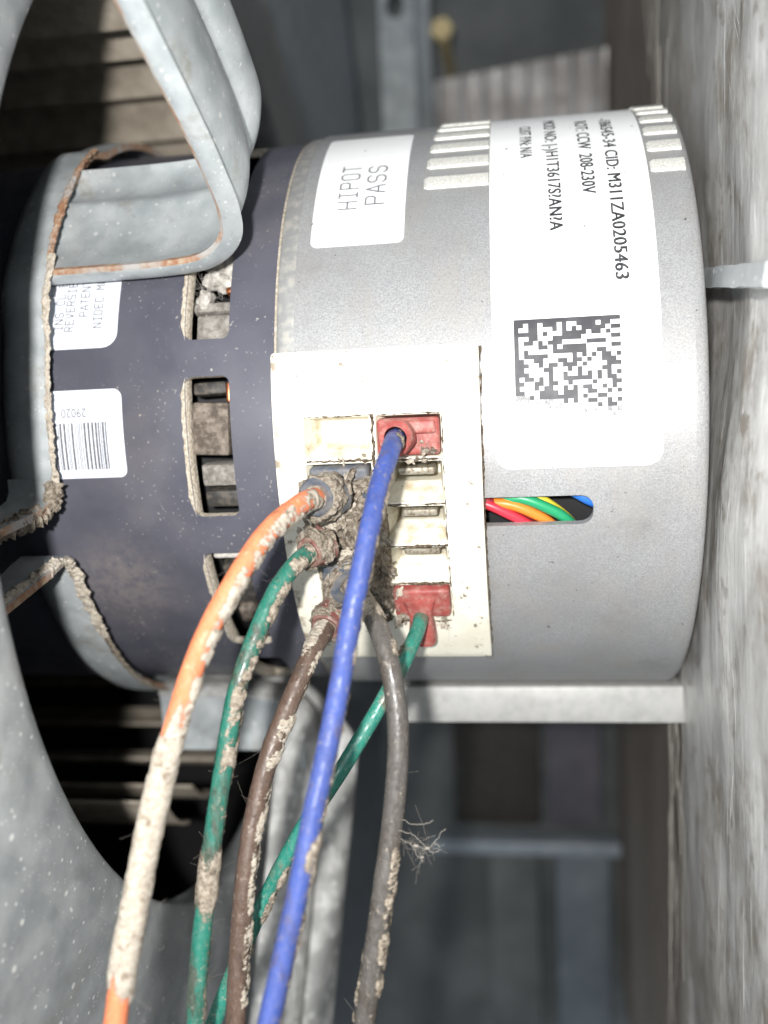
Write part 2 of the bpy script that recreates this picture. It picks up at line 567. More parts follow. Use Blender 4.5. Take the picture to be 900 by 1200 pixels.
def rrect(x0, x1, y0, y1, r, seg=5):
    """rounded rectangle; r one radius or four (bl, br, tr, tl)"""
    R_ = r if isinstance(r, (list, tuple)) else (r,) * 4
    pts = []
    for (cx, cy, a0), q in zip(((x0, y0, 180), (x1, y0, 270), (x1, y1, 0), (x0, y1, 90)), R_):
        sx = 1 if cx == x0 else -1; sy = 1 if cy == y0 else -1
        if q <= 0: pts.append((cx, cy)); continue
        for k in range(seg + 1):
            a = rad(a0 + 90 * k / seg)
            pts.append((cx + sx * q + q * math.cos(a), cy + sy * q + q * math.sin(a)))
    return pts

def sheet(outer, holes, wrap, t_out, t_in, step=2.0, grid=None):
    """flat polygon (x, s) with holes -> solid curved sheet; wrap(x, s, r). Side walls get index 1"""
    loops = [densify(outer, step)] + [densify(h, step) for h in holes]
    pts, edges = [], []
    for lp in loops:
        b = len(pts); pts += lp
        edges += [(b + i, b + (i + 1) % len(lp)) for i in range(len(lp))]
    xs = [p[0] for p in outer]; ys = [p[1] for p in outer]
    gx, gy = grid or (step * 2.5, step)
    nx = int((max(xs) - min(xs)) / gx) + 1; ny = int((max(ys) - min(ys)) / gy) + 1
    for i in range(1, nx):
        for j in range(1, ny):
            p = (min(xs) + (max(xs) - min(xs)) * i / nx, min(ys) + (max(ys) - min(ys)) * j / ny)
            if inside(p, outer) and not any(inside(p, h) for h in holes): pts.append(p)
    r = delaunay_2d_cdt([Vector(p) for p in pts], edges, [], 0, 1e-5)
    V, F = r[0], r[2]
    tri = []
    for f in F:
        c = (sum(V[k][0] for k in f) / 3, sum(V[k][1] for k in f) / 3)
        if inside(c, loops[0]) and not any(inside(c, h) for h in loops[1:]): tri.append(tuple(f))
    cnt = {}
    for f in tri:
        for a, b in zip(f, f[1:] + f[:1]): cnt[(min(a, b), max(a, b))] = cnt.get((min(a, b), max(a, b)), 0) + 1
    g = Geo()
    n = len(V)
    g.v = [wrap(p[0], p[1], t_out) for p in V] + [wrap(p[0], p[1], t_in) for p in V]
    for f in tri:
        g.f.append(f); g.i.append(0)
        g.f.append(tuple(n + k for k in f[::-1])); g.i.append(0)
    for (a, b), c in cnt.items():
        if c == 1: g.f.append((a, b, n + b, n + a)); g.i.append(1)
    return g

def wrapR(R0):
    def w(x, s, r): return cyl(x, math.degrees(s / R0), r)
    return w
def arc(phi, R0): return rad(phi) * R0

def fr(p, sc=1.0, oct=4, seed=0):
    return noise.fractal(Vector(p) * sc + Vector((seed * 7.3, seed * 3.1, -seed * 5.7)), 1.0, 2.0, oct)

# ------------------------------------------------------------------ flat lettering
def font_mesh(text, bold=0.0, space=1.0):
    cu = bpy.data.curves.new('txt', 'FONT')
    cu.body = text; cu.size = 1.0; cu.offset = bold; cu.space_character = space
    cu.resolution_u = 3
    o = bpy.data.objects.new('txt', cu); col.objects.link(o)
    dg = bpy.context.evaluated_depsgraph_get(); dg.update()
    me = bpy.data.meshes.new_from_object(o.evaluated_get(dg))
    v = [(q.co.x, q.co.y) for q in me.vertices]; f = [tuple(p.vertices) for p in me.polygons]
    bpy.data.objects.remove(o); bpy.data.curves.remove(cu); bpy.data.meshes.remove(me)
    return v, f

ST = {'H': [[(0, 0), (0, 7)], [(4, 0), (4, 7)], [(0, 3.5), (4, 3.5)]],
      'I': [[(.7, 0), (3.3, 0)], [(.7, 7), (3.3, 7)], [(2, 0), (2, 7)]],
      'P': [[(0, 0), (0, 7), (3.2, 7), (4, 6), (4, 4.4), (3.2, 3.4), (0, 3.4)]],
      'O': [[(1, 0), (3, 0), (4, 1), (4, 6), (3, 7), (1, 7), (0, 6), (0, 1), (1, 0)]],
      'T': [[(0, 7), (4, 7)], [(2, 0), (2, 7)]],
      'A': [[(0, 0), (0.2, 2), (2, 7), (3.8, 2), (4, 0)], [(.4, 2.4), (3.6, 2.4)]],
      'S': [[(0, 1), (1, 0), (3, 0), (4, 1), (4, 2.6), (3, 3.5), (1, 3.6), (0, 4.5), (0, 6), (1, 7), (3, 7), (4, 6)]],
      'N': [[(0, 0), (0, 7), (4, 0), (4, 7)]], 'C': [[(4, 1), (3, 0), (1, 0), (0, 1), (0, 6), (1, 7), (3, 7), (4, 6)]],
      'L': [[(0, 7), (0, 0), (4, 0)]], 'R': [[(0, 0), (0, 7), (3.2, 7), (4, 6), (4, 4.4), (3.2, 3.4), (0, 3.4)], [(2, 3.4), (4, 0)]],
      'B': [[(0, 0), (0, 7), (3, 7), (3.8, 6), (3.8, 4.4), (3, 3.6), (0, 3.6)], [(3, 3.6), (4, 2.8), (4, 1), (3, 0), (0, 0)]],
      'E': [[(4, 0), (0, 0), (0, 7), (4, 7)], [(0, 3.6), (3, 3.6)]], 'V': [[(0, 7), (2, 0), (4, 7)]],
      'D': [[(0, 0), (0, 7), (2.8, 7), (4, 5.8), (4, 1.2), (2.8, 0), (0, 0)]], 'M': [[(0, 0), (0, 7), (2, 3.5), (4, 7), (4, 0)]],
      '0': [[(1, 0), (3, 0), (4, 1), (4, 6), (3, 7), (1, 7), (0, 6), (0, 1), (1, 0)]],
      '1': [[(1, 5.6), (2, 7), (2, 0)], [(.8, 0), (3.2, 0)]], '5': [[(4, 7), (0, 7), (0, 4), (3, 4), (4, 3), (4, 1), (3, 0), (0, 0)]], '.': [[(1.7, 0), (2.3, 0)]]}
def stroke_text(text, pitch=6.0, width=.62):
    v, f = [], []
    for n_, ch in enumerate(text):
        for pl in ST.get(ch, []):
            for a, b in zip(pl, pl[1:]):
                d = Vector((b[0] - a[0], b[1] - a[1])); L = d.length
                if L < 1e-6: continue
                d /= L; p = Vector((-d.y, d.x)) * width / 2; e = d * width / 2
                A = Vector(a) - e; B = Vector(b) + e
                k = len(v)
                v += [(q.x + n_ * pitch, q.y) for q in (A - p, B - p, B + p, A + p)]
                f.append((k, k + 1, k + 2, k + 3))
    v = [(x / 7.0, y / 7.0) for x, y in v]            # cap height 1
    return v, f

def lay_text(name, vf, x0, phi0, size, mode, R0, mat, parent, lift=.06, sx=1.0):
    """mode 'down': reads downwards, tops to +x; 'up': reads upwards, tops to -x; 'flip': upside down"""
    v, f = vf
    s0 = arc(phi0, R0)
    out = []
    for i, (tx, ty) in enumerate(v):
        tx *= size * sx; ty *= size
        if mode == 'down': x, s = x0 + ty, s0 - tx
        elif mode == 'up': x, s = x0 - ty, s0 + tx
        elif mode == 'flip': x, s = x0 - tx, s0 - ty
        else: x, s = x0 + tx, s0 + ty
        out.append(cyl(x, math.degrees(s / R0), R0 + lift))
    return obj(name, out, f, mat, parent, smooth=0)

# =================================================================== SETTING
# ---- right-hand cabinet wall: foil liner, folded edge, bare brown insulation behind it
def smooth01(t): t = max(0, min(1, t)); return t * t * (3 - 2 * t)
def wall_edge_y(z):
    pts = [(-340, 10), (-185, -1), (-87, -8), (0, 10), (90, 40), (125, 55), (340, 120)]
    for (a, ya), (b, yb) in zip(pts, pts[1:]):
        if a <= z <= b: return ya + (yb - ya) * (z - a) / (b - a)
    return 20
g_rows = []
for i in range(150):
    z = -330 + 660 * i / 149
    row = []
    ye = wall_edge_y(z) + 2.5 * fr((0, 0, z), .05, 4, 3)
    for j in range(60):
        t = j / 59
        y = -150 + (ye + 150) * t
        wr = 1.6 * fr((y * .6, z * .25, 0), .05, 5, 1) + .7 * abs(fr((y, z * .3, 4), .10, 3, 2))
        # the liner sags towards the motor a little below its middle
        sag = -3.0 * math.exp(-((z + 45) / 35) ** 2) * math.exp(-((y + 25) / 40) ** 2)
        x = 41.4 - 3.4 * smooth01((20 - z) / 45) + wr * .8 + sag * .35 + (t ** 14) * 1.0
        row.append(Vector((x, y, z)))
    for k in range(1, 5): row.append(Vector((row[59].x + 2.6 * k, ye + .6 * k, z)))
    g_rows.append(row)
g = Geo()
m_ = len(g_rows[0])
g.v = [p for r in g_rows for p in r]
g.f = [(i * m_ + j, i * m_ + j + 1, (i + 1) * m_ + j + 1, (i + 1) * m_ + j) for i in range(149) for j in range(m_ - 1)]
g.i = [1 if j >= 58 else 0 for i in range(149) for j in range(m_ - 1)]
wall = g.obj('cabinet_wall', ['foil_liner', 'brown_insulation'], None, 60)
tag(wall, 'scuffed grey foil-faced liner of the cabinet wall at right edge', 'wall', kind='structure')

random.seed(5)
gs = Geo()
for k in range(60):
    z0 = random.uniform(-190, 130); L = random.uniform(15, 70)
    y0 = random.gauss(wall_edge_y(z0) - 5, 6)
    pts = []
    dy = random.gauss(0, .10); ph = random.uniform(0, 9)
    for q in range(6):
        z = z0 + L * q / 5
        y = min(y0 + dy * L * q / 5 + 1.6 * math.sin(ph + q * 1.7) + random.gauss(0, .8), wall_edge_y(z) + 1)
        t = (y + 150) / (wall_edge_y(z) + 150)
        pts.append(Vector((40.1 - 3.4 * smooth01((20 - z) / 45) - random.random() * .9 - 1.0 * math.exp(-((z + 45) / 35) ** 2) * math.exp(-((y + 25) / 40) ** 2), y, z)))
    v, f = tube(spline(pts, 12), random.uniform(.02, .065), 4, False)
    gs.add(v, f)
tag(gs.obj('fibre_strands', ['strand'], wall), 'pale fibres and scratches hanging on the liner', kind='stuff')

gi = Geo()
for i in range(60):
    for j in range(30):
        z = -380 + 760 * i / 59; y = -20 + 370 * j / 29
        gi.v.append(Vector((56 + 2.2 * fr((y, z * .3, 1), .04, 4, 9), y, z)))
gi.f = [(i * 30 + j, i * 30 + j + 1, (i + 1) * 30 + j + 1, (i + 1) * 30 + j) for i in range(59) for j in range(29)]
gi.i = [0] * len(gi.f)
tag(gi.obj('bare_insulation', ['brown_insulation'], wall), 'bare brown fibrous insulation deeper in the cabinet')

# ---- back of the cabinet
v, f = box_geo((-320, 345, -480), (120, 352, 420))
back_wall = tag(obj('cabinet_back_wall', v, f, 'cabinet_dark', None, 0), 'dark sheet metal back of the cabinet', 'wall', kind='structure')

# corrugated foil duct piece, upper background
gc = []
for i in range(8):
    row = []
    for j in range(181):
        x = -46 + 98 * j / 180
        z = 108 + (78 + (x + 38) * .10) * i / 7
        row.append(Vector((x, 300 + (1 - (i / 7) ** 5) * 6.0 * math.sin(x * .52 + .25 * math.sin(x * .13)) + 2 * fr((x, z, 0), .05, 3), z)))
    gc.append(row)
tag(thick_grid(gc, 1.0, 0).obj('corrugated_panel', ['corrugated_foil'], None, 60),
    'dull ribbed foil panel blurred behind the top of the motor', 'panel')

# bracket strip with punched hole + screw
br = empty('steel_bracket', (-56, 285, 110), 'vertical grey steel bracket strip blurred behind the motor top', 'bracket')
def W0(x, s, r): return Vector((x, r, s))
hole = [( -62 + 5 * math.cos(a), 222 + 7 * math.sin(a)) for a in [2 * math.pi * k / 16 for k in range(16)]]
gp = sheet([(-71, 100), (-52, 100), (-52, 320), (-71, 320)], [hole], W0, 284, 286, 20)
gp.obj('web_plate', ['galvanised', 'galvanised'], br, 30)
P = []
for z in range(100, 321, 20):
    P.append([Vector((-52 + 1, 285, z)), Vector((-49, 279, z)), Vector((-46, 273, z)), Vector((-42, 271, z))])
thick_grid(P, 1.6, 0).obj('flange', ['galvanised'], br, 40)
sc = empty('brass_screw', (-36, 278, 203), 'shiny brass hex screw head blurred beside the bracket strip', 'screw')
hexv = [Vector((-36 + 6 * math.cos(rad(60 * k + 10)), y, 203 + 6 * math.sin(rad(60 * k + 10)))) for y in (272, 278) for k in range(6)]
obj('head', hexv, [tuple(range(6)), tuple(range(6, 12))] + [(k, (k + 1) % 6, 6 + (k + 1) % 6, 6 + k) for k in range(6)], 'brass', sc, 0)
v, f = tube([Vector((-36, 278, 203)), Vector((-36, 344, 203))], 3, 10)
obj('shank', v, f, 'brass', sc)

# sheet metal in the dark space below the motor
def panel(name, lo_, hi_, mat, label, cat='panel'):
    cx = [(a + b) / 2 for a, b in zip(lo_, hi_)]; d = [b - a for a, b in zip(lo_, hi_)]
    v, f = rbox(d, min(d) * .25, Matrix.Translation(cx), 2)
    return tag(obj(name, v, f, mat, None), label, cat)
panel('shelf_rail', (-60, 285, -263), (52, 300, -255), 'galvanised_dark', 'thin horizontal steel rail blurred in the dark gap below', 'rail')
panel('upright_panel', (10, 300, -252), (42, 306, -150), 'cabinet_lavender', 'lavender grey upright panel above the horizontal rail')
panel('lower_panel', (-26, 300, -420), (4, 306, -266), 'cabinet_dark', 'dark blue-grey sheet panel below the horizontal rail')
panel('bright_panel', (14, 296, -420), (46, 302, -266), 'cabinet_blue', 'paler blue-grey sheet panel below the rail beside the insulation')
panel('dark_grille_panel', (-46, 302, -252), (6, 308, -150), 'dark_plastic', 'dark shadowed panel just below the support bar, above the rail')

# =================================================================== BLOWER HOUSING AND WHEEL
hs = empty('blower_housing', (-84, 0, -330), 'speckled grey galvanised blower housing with large round inlet on the left', 'blower')
prof = [(-88, 121.2), (-83, 120.8), (-81.2, 120.9), (-80.3, 121.1), (-79.8, 121.8), (-79.7, 124), (-80.0, 130), (-81.0, 137), (-82.4, 146), (-84, 157), (-84.8, 175)]
v, f = revolve(prof, 0, 360, 160, True)
v = [q + Vector((0, 3.4, -3.2)) for q in v]
obj('inlet_ring', v, f, 'galvanised_ring', hs, 60)
v, f = revolve([(-84.8, 174.9), (-84.8, 230), (-84.8, 330)], 0, 360, 120, True)
obj('side_plate', v, f, 'galvanised_dark', hs, 60)
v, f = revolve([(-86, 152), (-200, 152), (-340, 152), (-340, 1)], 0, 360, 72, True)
obj('scroll', v, f, 'black_void', hs, 40)  # black colour stands in for the dark interior and stops light leaks

wh = empty('squirrel_cage_fan', (-160, 0, -112), 'dusty tan blower wheel with long curved blades behind the mount arms', 'fan wheel')
bl = []
for i in range(6):
    t = i / 5
    ang = -4.9 + 9.8 * t
    r = 110.0 - 9.0 * t + 1.8 * math.sin(math.pi * t)
    bl.append((ang, r))
g = Geo()
P = []
for x in (-93, -150, -230, -330):
    P.append([cyl(x, a, r) for a, r in bl])
tg = thick_grid(P, .9, 0)
proto = tg.obj('blade', ['wheel_dusty'], wh, 50)
proto.rotation_euler = (2 * math.pi * 7 / 32, 0, 0)
NB = 32
for k in range(1, NB):
    if k <= 7 or k >= NB - 6: continue          # nothing of the near blades shows
    c = proto.copy(); col.objects.link(c); c.parent = wh
    c.matrix_parent_inverse = Matrix.Identity(4)
    a = 2 * math.pi * k / NB
    # blades turn about the wheel's axis, which runs through the scene origin
    c.rotation_euler = (a, 0, 0)
    c.location = -WLOC[wh.name]
for x in (-329,):
    v, f = revolve([(x - 1, 106.5), (x + 1, 106.5), (x + 1, 110), (x - 1, 110), (x - 1, 106.5)], 0, 360, 90, True)
    obj('rear_rim', v, f, 'dark_plastic', wh, 40)

# =================================================================== MOTOR
R = 70.0; RD = 68.6
mo = empty('blower_motor', (-40, 0, -70), 'dark and silver cylindrical electric blower motor with white labels', 'motor')

# ---- silver control housing
def tall(p0, p1): return arc(p0, R), arc(p1, R)
s_a, s_b = arc(-178, R), arc(178, R)
conn = [(-44, arc(-43, R)), (-11.5, arc(-43, R)), (-11.5, arc(7, R)), (-44, arc(7, R))]
y0, y1 = arc(-18.75, R), arc(-13.85, R)
wslot = rrect(-9.6, 13.4, y0, y1, ((0.3), (y1 - y0) * .42, (y1 - y0) * .42, 0.3), 6)
gh = sheet([(-43.3, s_a), (32.0, s_a), (32.0, s_b), (-43.3, s_b)], [conn, wslot], wrapR(R), R, R - 1.6, 2.2, (5.0, 2.2))
housing = gh.obj('control_housing', ['silver_paint', 'silver_paint'], mo, 35)
tag(housing, 'silver painted control housing')
v, f = revolve([(32.0, R), (33.3, R - .08), (34.0, R - .35), (34.4, R - .8), (34.5, R - 1.4), (34.5, 0.5)], 0, 360, 160, True)
obj('end_cap', v, f, 'silver_paint', mo, 50)
v, f = revolve([(-43.4, R - 1.6), (-43.4, R - .45), (-46.4, R - .55), (-46.9, R - .8), (-46.9, RD - .3)], 0, 360, 160, True)
obj('seam_ring', v, f, 'seam_metal', mo, 40)
v, f = revolve([(-46.95, RD - .4), (-46.95, RD + .62), (-47.45, RD + .45), (-47.5, RD - .3)], 0, 360, 160, True)
obj('dust_seam', v, f, 'slot_edge_dust', mo, 40)

# louvres: wedge-shaped ribs
def louver(x0, x1, phi, name='louver'):
    v = []
    for x, ins in ((x0, 1), (x0 + .7, 0), (x1, 0)):
        k = .25 if ins else 1
        for dp, h in ((-1.75, -.2), (-1.5, .42 * k), (-.2, .62 * k), (1.2, .42 * k), (1.65, -.2)):
            v.append(cyl(x, phi + dp * (.85 if ins else 1), R + h))
    f = []
    for a in (0, 5):
        for i in range(4): f.append((a + i, a + i + 1, a + i + 6, a + i + 5))
    f.append((0, 1, 2, 3, 4)); f.append((14, 13, 12, 11, 10))
    return obj(name, v, f, 'louver_paint', housing, 25)
for k in range(7):
    ph = 41.8 + 5.75 * k
    louver(-18.2 + .35 * k, -5.1, ph)
    louver(26.6, 33.2, ph)
# ---- inside of the housing: dark cover and coloured leads behind the wire slot
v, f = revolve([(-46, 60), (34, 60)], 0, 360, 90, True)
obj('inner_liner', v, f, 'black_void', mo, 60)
leads = [('lead_maroon', [(-16, -13, 66), (-9, -14.6, 67), (-5.5, -15.8, 67), (-2, -17, 66), (2, -21, 64)], 1.0),
         ('lead_red', [(-14, -14, 66.2), (-7, -15.7, 67.6), (-3, -17.4, 67.8), (0.5, -19.4, 67.2), (6, -24, 65)], 1.0),
         ('lead_yellow', [(-12, -19, 64), (-6, -16.0, 65.6), (-2.2, -14.4, 66.2), (1, -14.3, 66.0), (5, -16.4, 66), (9, -20, 65), (12, -25, 64)], 1.0),
         ('lead_orange', [(-12, -16, 65), (-5, -15.7, 67), (-1.5, -16.2, 67.4), (2, -17.6, 67.4), (5.5, -20, 66.6), (9, -25, 65)], 1.05),
         ('lead_green', [(-10, -17, 63.5), (-4, -15.4, 66.2), (0, -15.0, 67.2), (4.5, -16.6, 67.4), (8.5, -19.2, 66.6), (13, -25, 65)], 1.1),
         ('lead_blue', [(2, -9, 63), (6.5, -12.8, 65), (10.5, -14.6, 66), (13.6, -16.2, 66), (20, -19, 64)], 1.15)]
for m, p, r in leads:
    path = spline([cyl(*q) for q in p], 50)
    v, f = tube(path, r, 10)
    o = obj('lead_wire', v, f, m, mo); o['label'] = m.split('_')[1] + ' lead inside the wire slot'

# ---- dark enamelled shell
slots = [(-66.0, -56.9, 13.9, 37.5), (-66.0, -56.9, -16.2, 7.6), (-66.0, -56.9, -47.5, -23.4), (-66.0, -56.9, -78, -54), (-66.0, -56.9, 45, 69)]
hol = [rrect(a, b, arc(c, RD), arc(d, RD), 1.5, 4) for a, b, c, d in slots]
gsh = sheet([(-140, arc(-178, RD)), (-47.4, arc(-178, RD)), (-47.4, arc(178, RD)), (-140, arc(178, RD))], hol, wrapR(RD), RD, RD - 1.7, 2.2, (6.0, 2.2))
shell = gsh.obj('motor_shell', ['dark_enamel', 'slot_edge_dust'], mo, 35)
tag(shell, 'dark blue-grey enamelled shell with vent slots')
# dusty rolled rim at the left of each slot
for a, b, c, d in slots:
    rows = []
    for j in range(40):
        t = j / 39; ph = c + (d - c) * t
        tp = min(1, 8 * t, 8 * (1 - t))
        nz = .35 * fr((0, j * .35, a), 1, 3, int(c))
        rows.append([cyl(a - (.95 + nz) * tp, ph, RD + .03), cyl(a - .45 * tp, ph, RD + .16 * tp), cyl(a + .12, ph, RD - .15), cyl(a + .5, ph, RD - 1.6), cyl(a + .55, ph, RD - 2.4)])
    gg = Geo()
    gg.v = [p for r in rows for p in r]
    gg.f = [(i * 5 + j, i * 5 + j + 1, i * 5 + j + 6, i * 5 + j + 5) for i in range(39) for j in range(4)]
    gg.i = [0] * len(gg.f)
    gg.obj('slot_rim', ['slot_edge_dust'], shell, 60)
v, f = revolve([(-140, RD), (-142, RD - 2), (-142, 1)], 0, 360, 90, True)
obj('rear_cap', v, f, 'dark_enamel', mo)
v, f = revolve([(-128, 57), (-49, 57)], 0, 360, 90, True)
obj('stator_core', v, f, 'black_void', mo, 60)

def lump(center, rad_, seed, amp=.35, sc=.5, sub=3, fr_=None):
    bm = bmesh.new()
    bmesh.ops.create_icosphere(bm, subdivisions=sub, radius=1)
    bm.verts.index_update()
    v = []
    for q in bm.verts:
        d = q.co.normalized()
        p = Vector((d.x * rad_[0], d.y * rad_[1], d.z * rad_[2]))
        k = 1 + amp * fr(p, sc, 5, seed) * 1.6
        p = p * k
        v.append((fr_ @ p) if fr_ else Vector(center) + p)
    f = [tuple(x.index for x in p.verts) for p in bm.faces]
    bm.free()
    return v, f

def stator_block(x, phi, dims, r, mat, tilt=0, name='stator_block', bev=.6):
    fm = surf_frame(x, phi, r) @ Matrix.Rotation(rad(tilt), 4, 'Z')
    v, f = rbox(dims, bev, fm, 2)
    return obj(name, v, f, mat, mo)
# middle slot, top to bottom
stator_block(-62.0, 6.0, (7.0, 2.6, 6), 62.5, 'dark_plastic', 2)
stator_block(-57.6, 5.0, (1.1, 4.0, 4), 65.0, 'copper', 0, 'copper_turn', .4)
stator_block(-61.6, -1.2, (7.6, 10.6, 6), 64.2, 'winding_varnish', -3)
stator_block(-60.8, -9.6, (8.2, 4.6, 5), 63.0, 'winding_grey', 0)
stator_block(-60.6, -13.8, (7.6, 3.6, 5), 63.8, 'dark_plastic', 0)
# upper slot: lint, copper, grey block
for k, (x, ph, rr, s_) in enumerate([(-60.5, 26.5, (3.4, 2.4, 2.2), 1), (-63.5, 22.6, (1.8, 2.2, 2), 2), (-59.0, 30.0, (3.2, 2.8, 2.4), 3), (-62, 31.5, (3.6, 2.6, 2.2), 4), (-60.5, 35.0, (4.0, 3.0, 2.2), 8)]):
    v, f = lump((0, 0, 0), rr, s_, .32, .4, 4, surf_frame(x, ph, 64.6))
    tag(obj('lint_tuft', v, f, 'lint', mo), 'white cottony lint in the vent slot')
stator_block(-61.5, 20.7, (8.0, 2.2, 4), 64.0, 'winding_grey', 0)
stator_block(-57.9, 23.6, (1.6, 1.4, 3), 65.2, 'copper', 10, 'copper_turn', .4)
stator_block(-60.8, 16.4, (7.0, 5.6, 5), 64.4, 'winding_grey', 0)
# lower slots
stator_block(-61.2, -24.6, (7.0, 1.4, 5), 65.0, 'lint', 0)
stator_block(-62.0, -29.5, (4.5, 3.2, 5), 62.5, 'dark_plastic', 12)
stator_block(-60.0, -36, (6.6, 6.0, 5), 62.0, 'dark_plastic', 0)
stator_block(-61.0, -43, (6.0, 5.0, 5), 62.0, 'winding_varnish', 0)

# ---- stickers
def sticker(name, poly, R0, mat, label, t=.11):
    g_ = sheet(poly, [], wrapR(R0), R0 + t, R0 + .012, 1.6, (3.0, 1.6))
    return tag(g_.obj(name, [mat, mat], mo, 35), label)

# HIPOT PASS
hp = sticker('test_label', rrect(-40.6, -21.8, arc(28.7, R), arc(62.5, R), 1.4), R, 'label_paper', 'white HIPOT PASS sticker')
lay_text('lettering', stroke_text('HIPOT', 6.1, .72), -31.9, 36.6, 3.7, 'up', R + .11, 'print_grey', hp, .05, .98)
lay_text('lettering', stroke_text('PASS', 6.1, .72), -26.3, 37.4, 3.7, 'up', R + .11, 'print_grey', hp, .05, 1.1)

# big data label
dl = sticker('data_label', rrect(-4.9, 26.1, arc(-9.3, R), arc(86, R), 3.0), R, 'label_paper', 'large white data label with a printed dot matrix square')
lines = [('-186S45-34 CID: M311ZA0205463', 18.3, 19.6, 3.55, 1.0),
         ('ROT: CCW  208-230V', 13.2, 36.2, 3.7, .86),
         ('MOD NO: |-)H1T3617S?AN?A', 6.6, 29.0, 3.55, .92),
         ('CUST P/N: N/A', 1.4, 47.0, 3.5, .72)]
for tx, x0, pend, size, sx in lines:
    vf = font_mesh(tx, 0.0, 1.04)
    wmax = max(q[0] for q in vf[0])
    vv, ff = [], []
    for k in range(4):
        b_ = len(vv)
        vv += [(q[0] + .026 * k, q[1] + .012 * (k % 2), k) for q in vf[0]]; ff += [tuple(b_ + q for q in p) for p in vf[1]]
    s0_ = arc(pend, R) + wmax * size * sx
    obj('lettering', [cyl(x0 + q[1] * size, math.degrees((s0_ - q[0] * size * sx) / R), R + .15 + .008 * q[2]) for q in vv], ff, 'print_ink', dl, 0)
# printed dot matrix square (random cells, carries no code)
random.seed(11)
NX, NY = 22, 22
x0, x1, p0, p1 = -0.8, 18.75, -1.5, 13.75
gm = Geo()
w_ = (x1 - x0) / NX; hgt = (p1 - p0) / NY
for i in range(NX):
    for j in range(NY):
        on = random.random() < .50
        if i == 0 or j == NY - 1: on = True
        elif i == NX - 1: on = j % 2 == 1
        elif j == 0: on = i % 2 == 0
        if 10 > j and i == 7: on = True
        if j == 11: on = on or random.random() < .3
        if not on: continue
        fade = max(0, 1 - (j * 1.0 + max(0, i - 2) * .16) / 4.2)
        a, b = x0 + i * w_, x0 + (i + 1) * w_; c, d = p0 + j * hgt, p0 + (j + 1) * hgt
        if fade <= 0.02:
            gm.add([cyl(a, c, R + .16), cyl(b, c, R + .16), cyl(b, d, R + .16), cyl(a, d, R + .16)], [(0, 1, 2, 3)])
        else:                                   # worn print: broken into scraps
            for q in range(6):
                for s_ in range(6):
                    if random.random() < fade * .95: continue
                    aa = a + (b - a) * q / 6; cc = c + (d - c) * s_ / 6
                    gm.add([cyl(aa, cc, R + .16), cyl(aa + w_ / 7, cc, R + .16), cyl(aa + w_ / 7, cc + hgt / 7, R + .16), cyl(aa, cc + hgt / 7, R + .16)], [(0, 1, 2, 3)])
gm.obj('printed_matrix', ['matrix_ink'], dl, 0)

# labels on the dark shell
l3 = sticker('rating_label', rrect(-102, -80.4, arc(13.4, RD), arc(46, RD), (1, 3.2, 1, 1)), RD, 'label_paper_blue', 'pale rating label half hidden by the mount band')
for tx, x0, ph, sz in (('NIDEC MOTOR', -83.9, 17.0, 1.75), ('PATENT', -87.0, 19.2, 1.75), ('REVERSIBLE', -90.0, 16.6, 1.75), ('INS CL B', -92.3, 16.8, 1.75), ('1.0S', -94.6, 23.0, 1.75)):
    lay_text('lettering', stroke_text(tx, 6.0, .8), x0, ph, sz, 'up', RD + .11, 'print_grey', l3, .05, .95)
l4 = sticker('barcode_label', rrect(-102, -79.4, arc(-8.7, RD), arc(6.3, RD), (1, 1.5, 1.8, 1)), RD, 'label_paper_blue', 'white barcode label half hidden by the mount band')
vf = font_mesh('29020', 0.0)
lay_text('lettering', vf, -87.0, 3.2, 2.6, 'flip', RD + .11, 'print_grey', l4, .05, .85)
random.seed(3)
gb = Geo(); x = -97.0
while x < -82.6:
    w_ = random.choice((.16, .16, .3, .45))
    a, b = arc(-7.2, RD), arc(.8, RD)
    gb.add([cyl(xx, math.degrees(s / RD), RD + .16) for s in [a + (b - a) * k / 8 for k in range(9)] for xx in (x, x + w_)],
           [(2 * k, 2 * k + 1, 2 * k + 3, 2 * k + 2) for k in range(8)])
    x += w_ + random.choice((.2, .3, .4))
gb.obj('barcode', ['print_grey'], l4, 0)

# ---- connector plate with two columns of sockets
RP = 72.8
ROW = [(-0.1 - 7.0 * k, -6.45 - 7.0 * k) for k in range(5)]
COLS = [(-41.2, -28.4), (-27.2, -14.8)]
holes = []
for xa, xb in COLS:
    for pa, pb in ROW:
        holes.append(rrect(xa, xb, arc(pb, RP), arc(pa, RP), .3, 2))
gpl = sheet(rrect(-47.2, -7.4, arc(-46.6, RP), arc(10.0, RP), .7, 3), holes, wrapR(RP), RP, 70.15, 1.8, (3.0, 1.8))
plate = gpl.obj('connector_plate', ['cream_nylon', 'cream_nylon'], mo, 35)
def soften(o, off, seg=2):
    bm = bmesh.new(); bm.from_mesh(o.data)
    ed = [e for e in bm.edges if len(e.link_faces) == 2 and e.calc_face_angle(0) > 1.0]
    bmesh.ops.bevel(bm, geom=ed, offset=off * S, segments=seg, affect='EDGES', profile=.5, clamp_overlap=True)
    bm.to_mesh(o.data); bm.free()
    o.data.shade_smooth(); o.data.set_sharp_from_angle(angle=math.radians(50))
soften(plate, .32)
tag(plate, 'cream nylon connector block with two columns of sockets')
v, f = revolve([(-47.1, 70.1), (-47.1, 69.2), (-7.5, 69.2), (-7.5, 70.1)], -46.5, 9.9, 40)
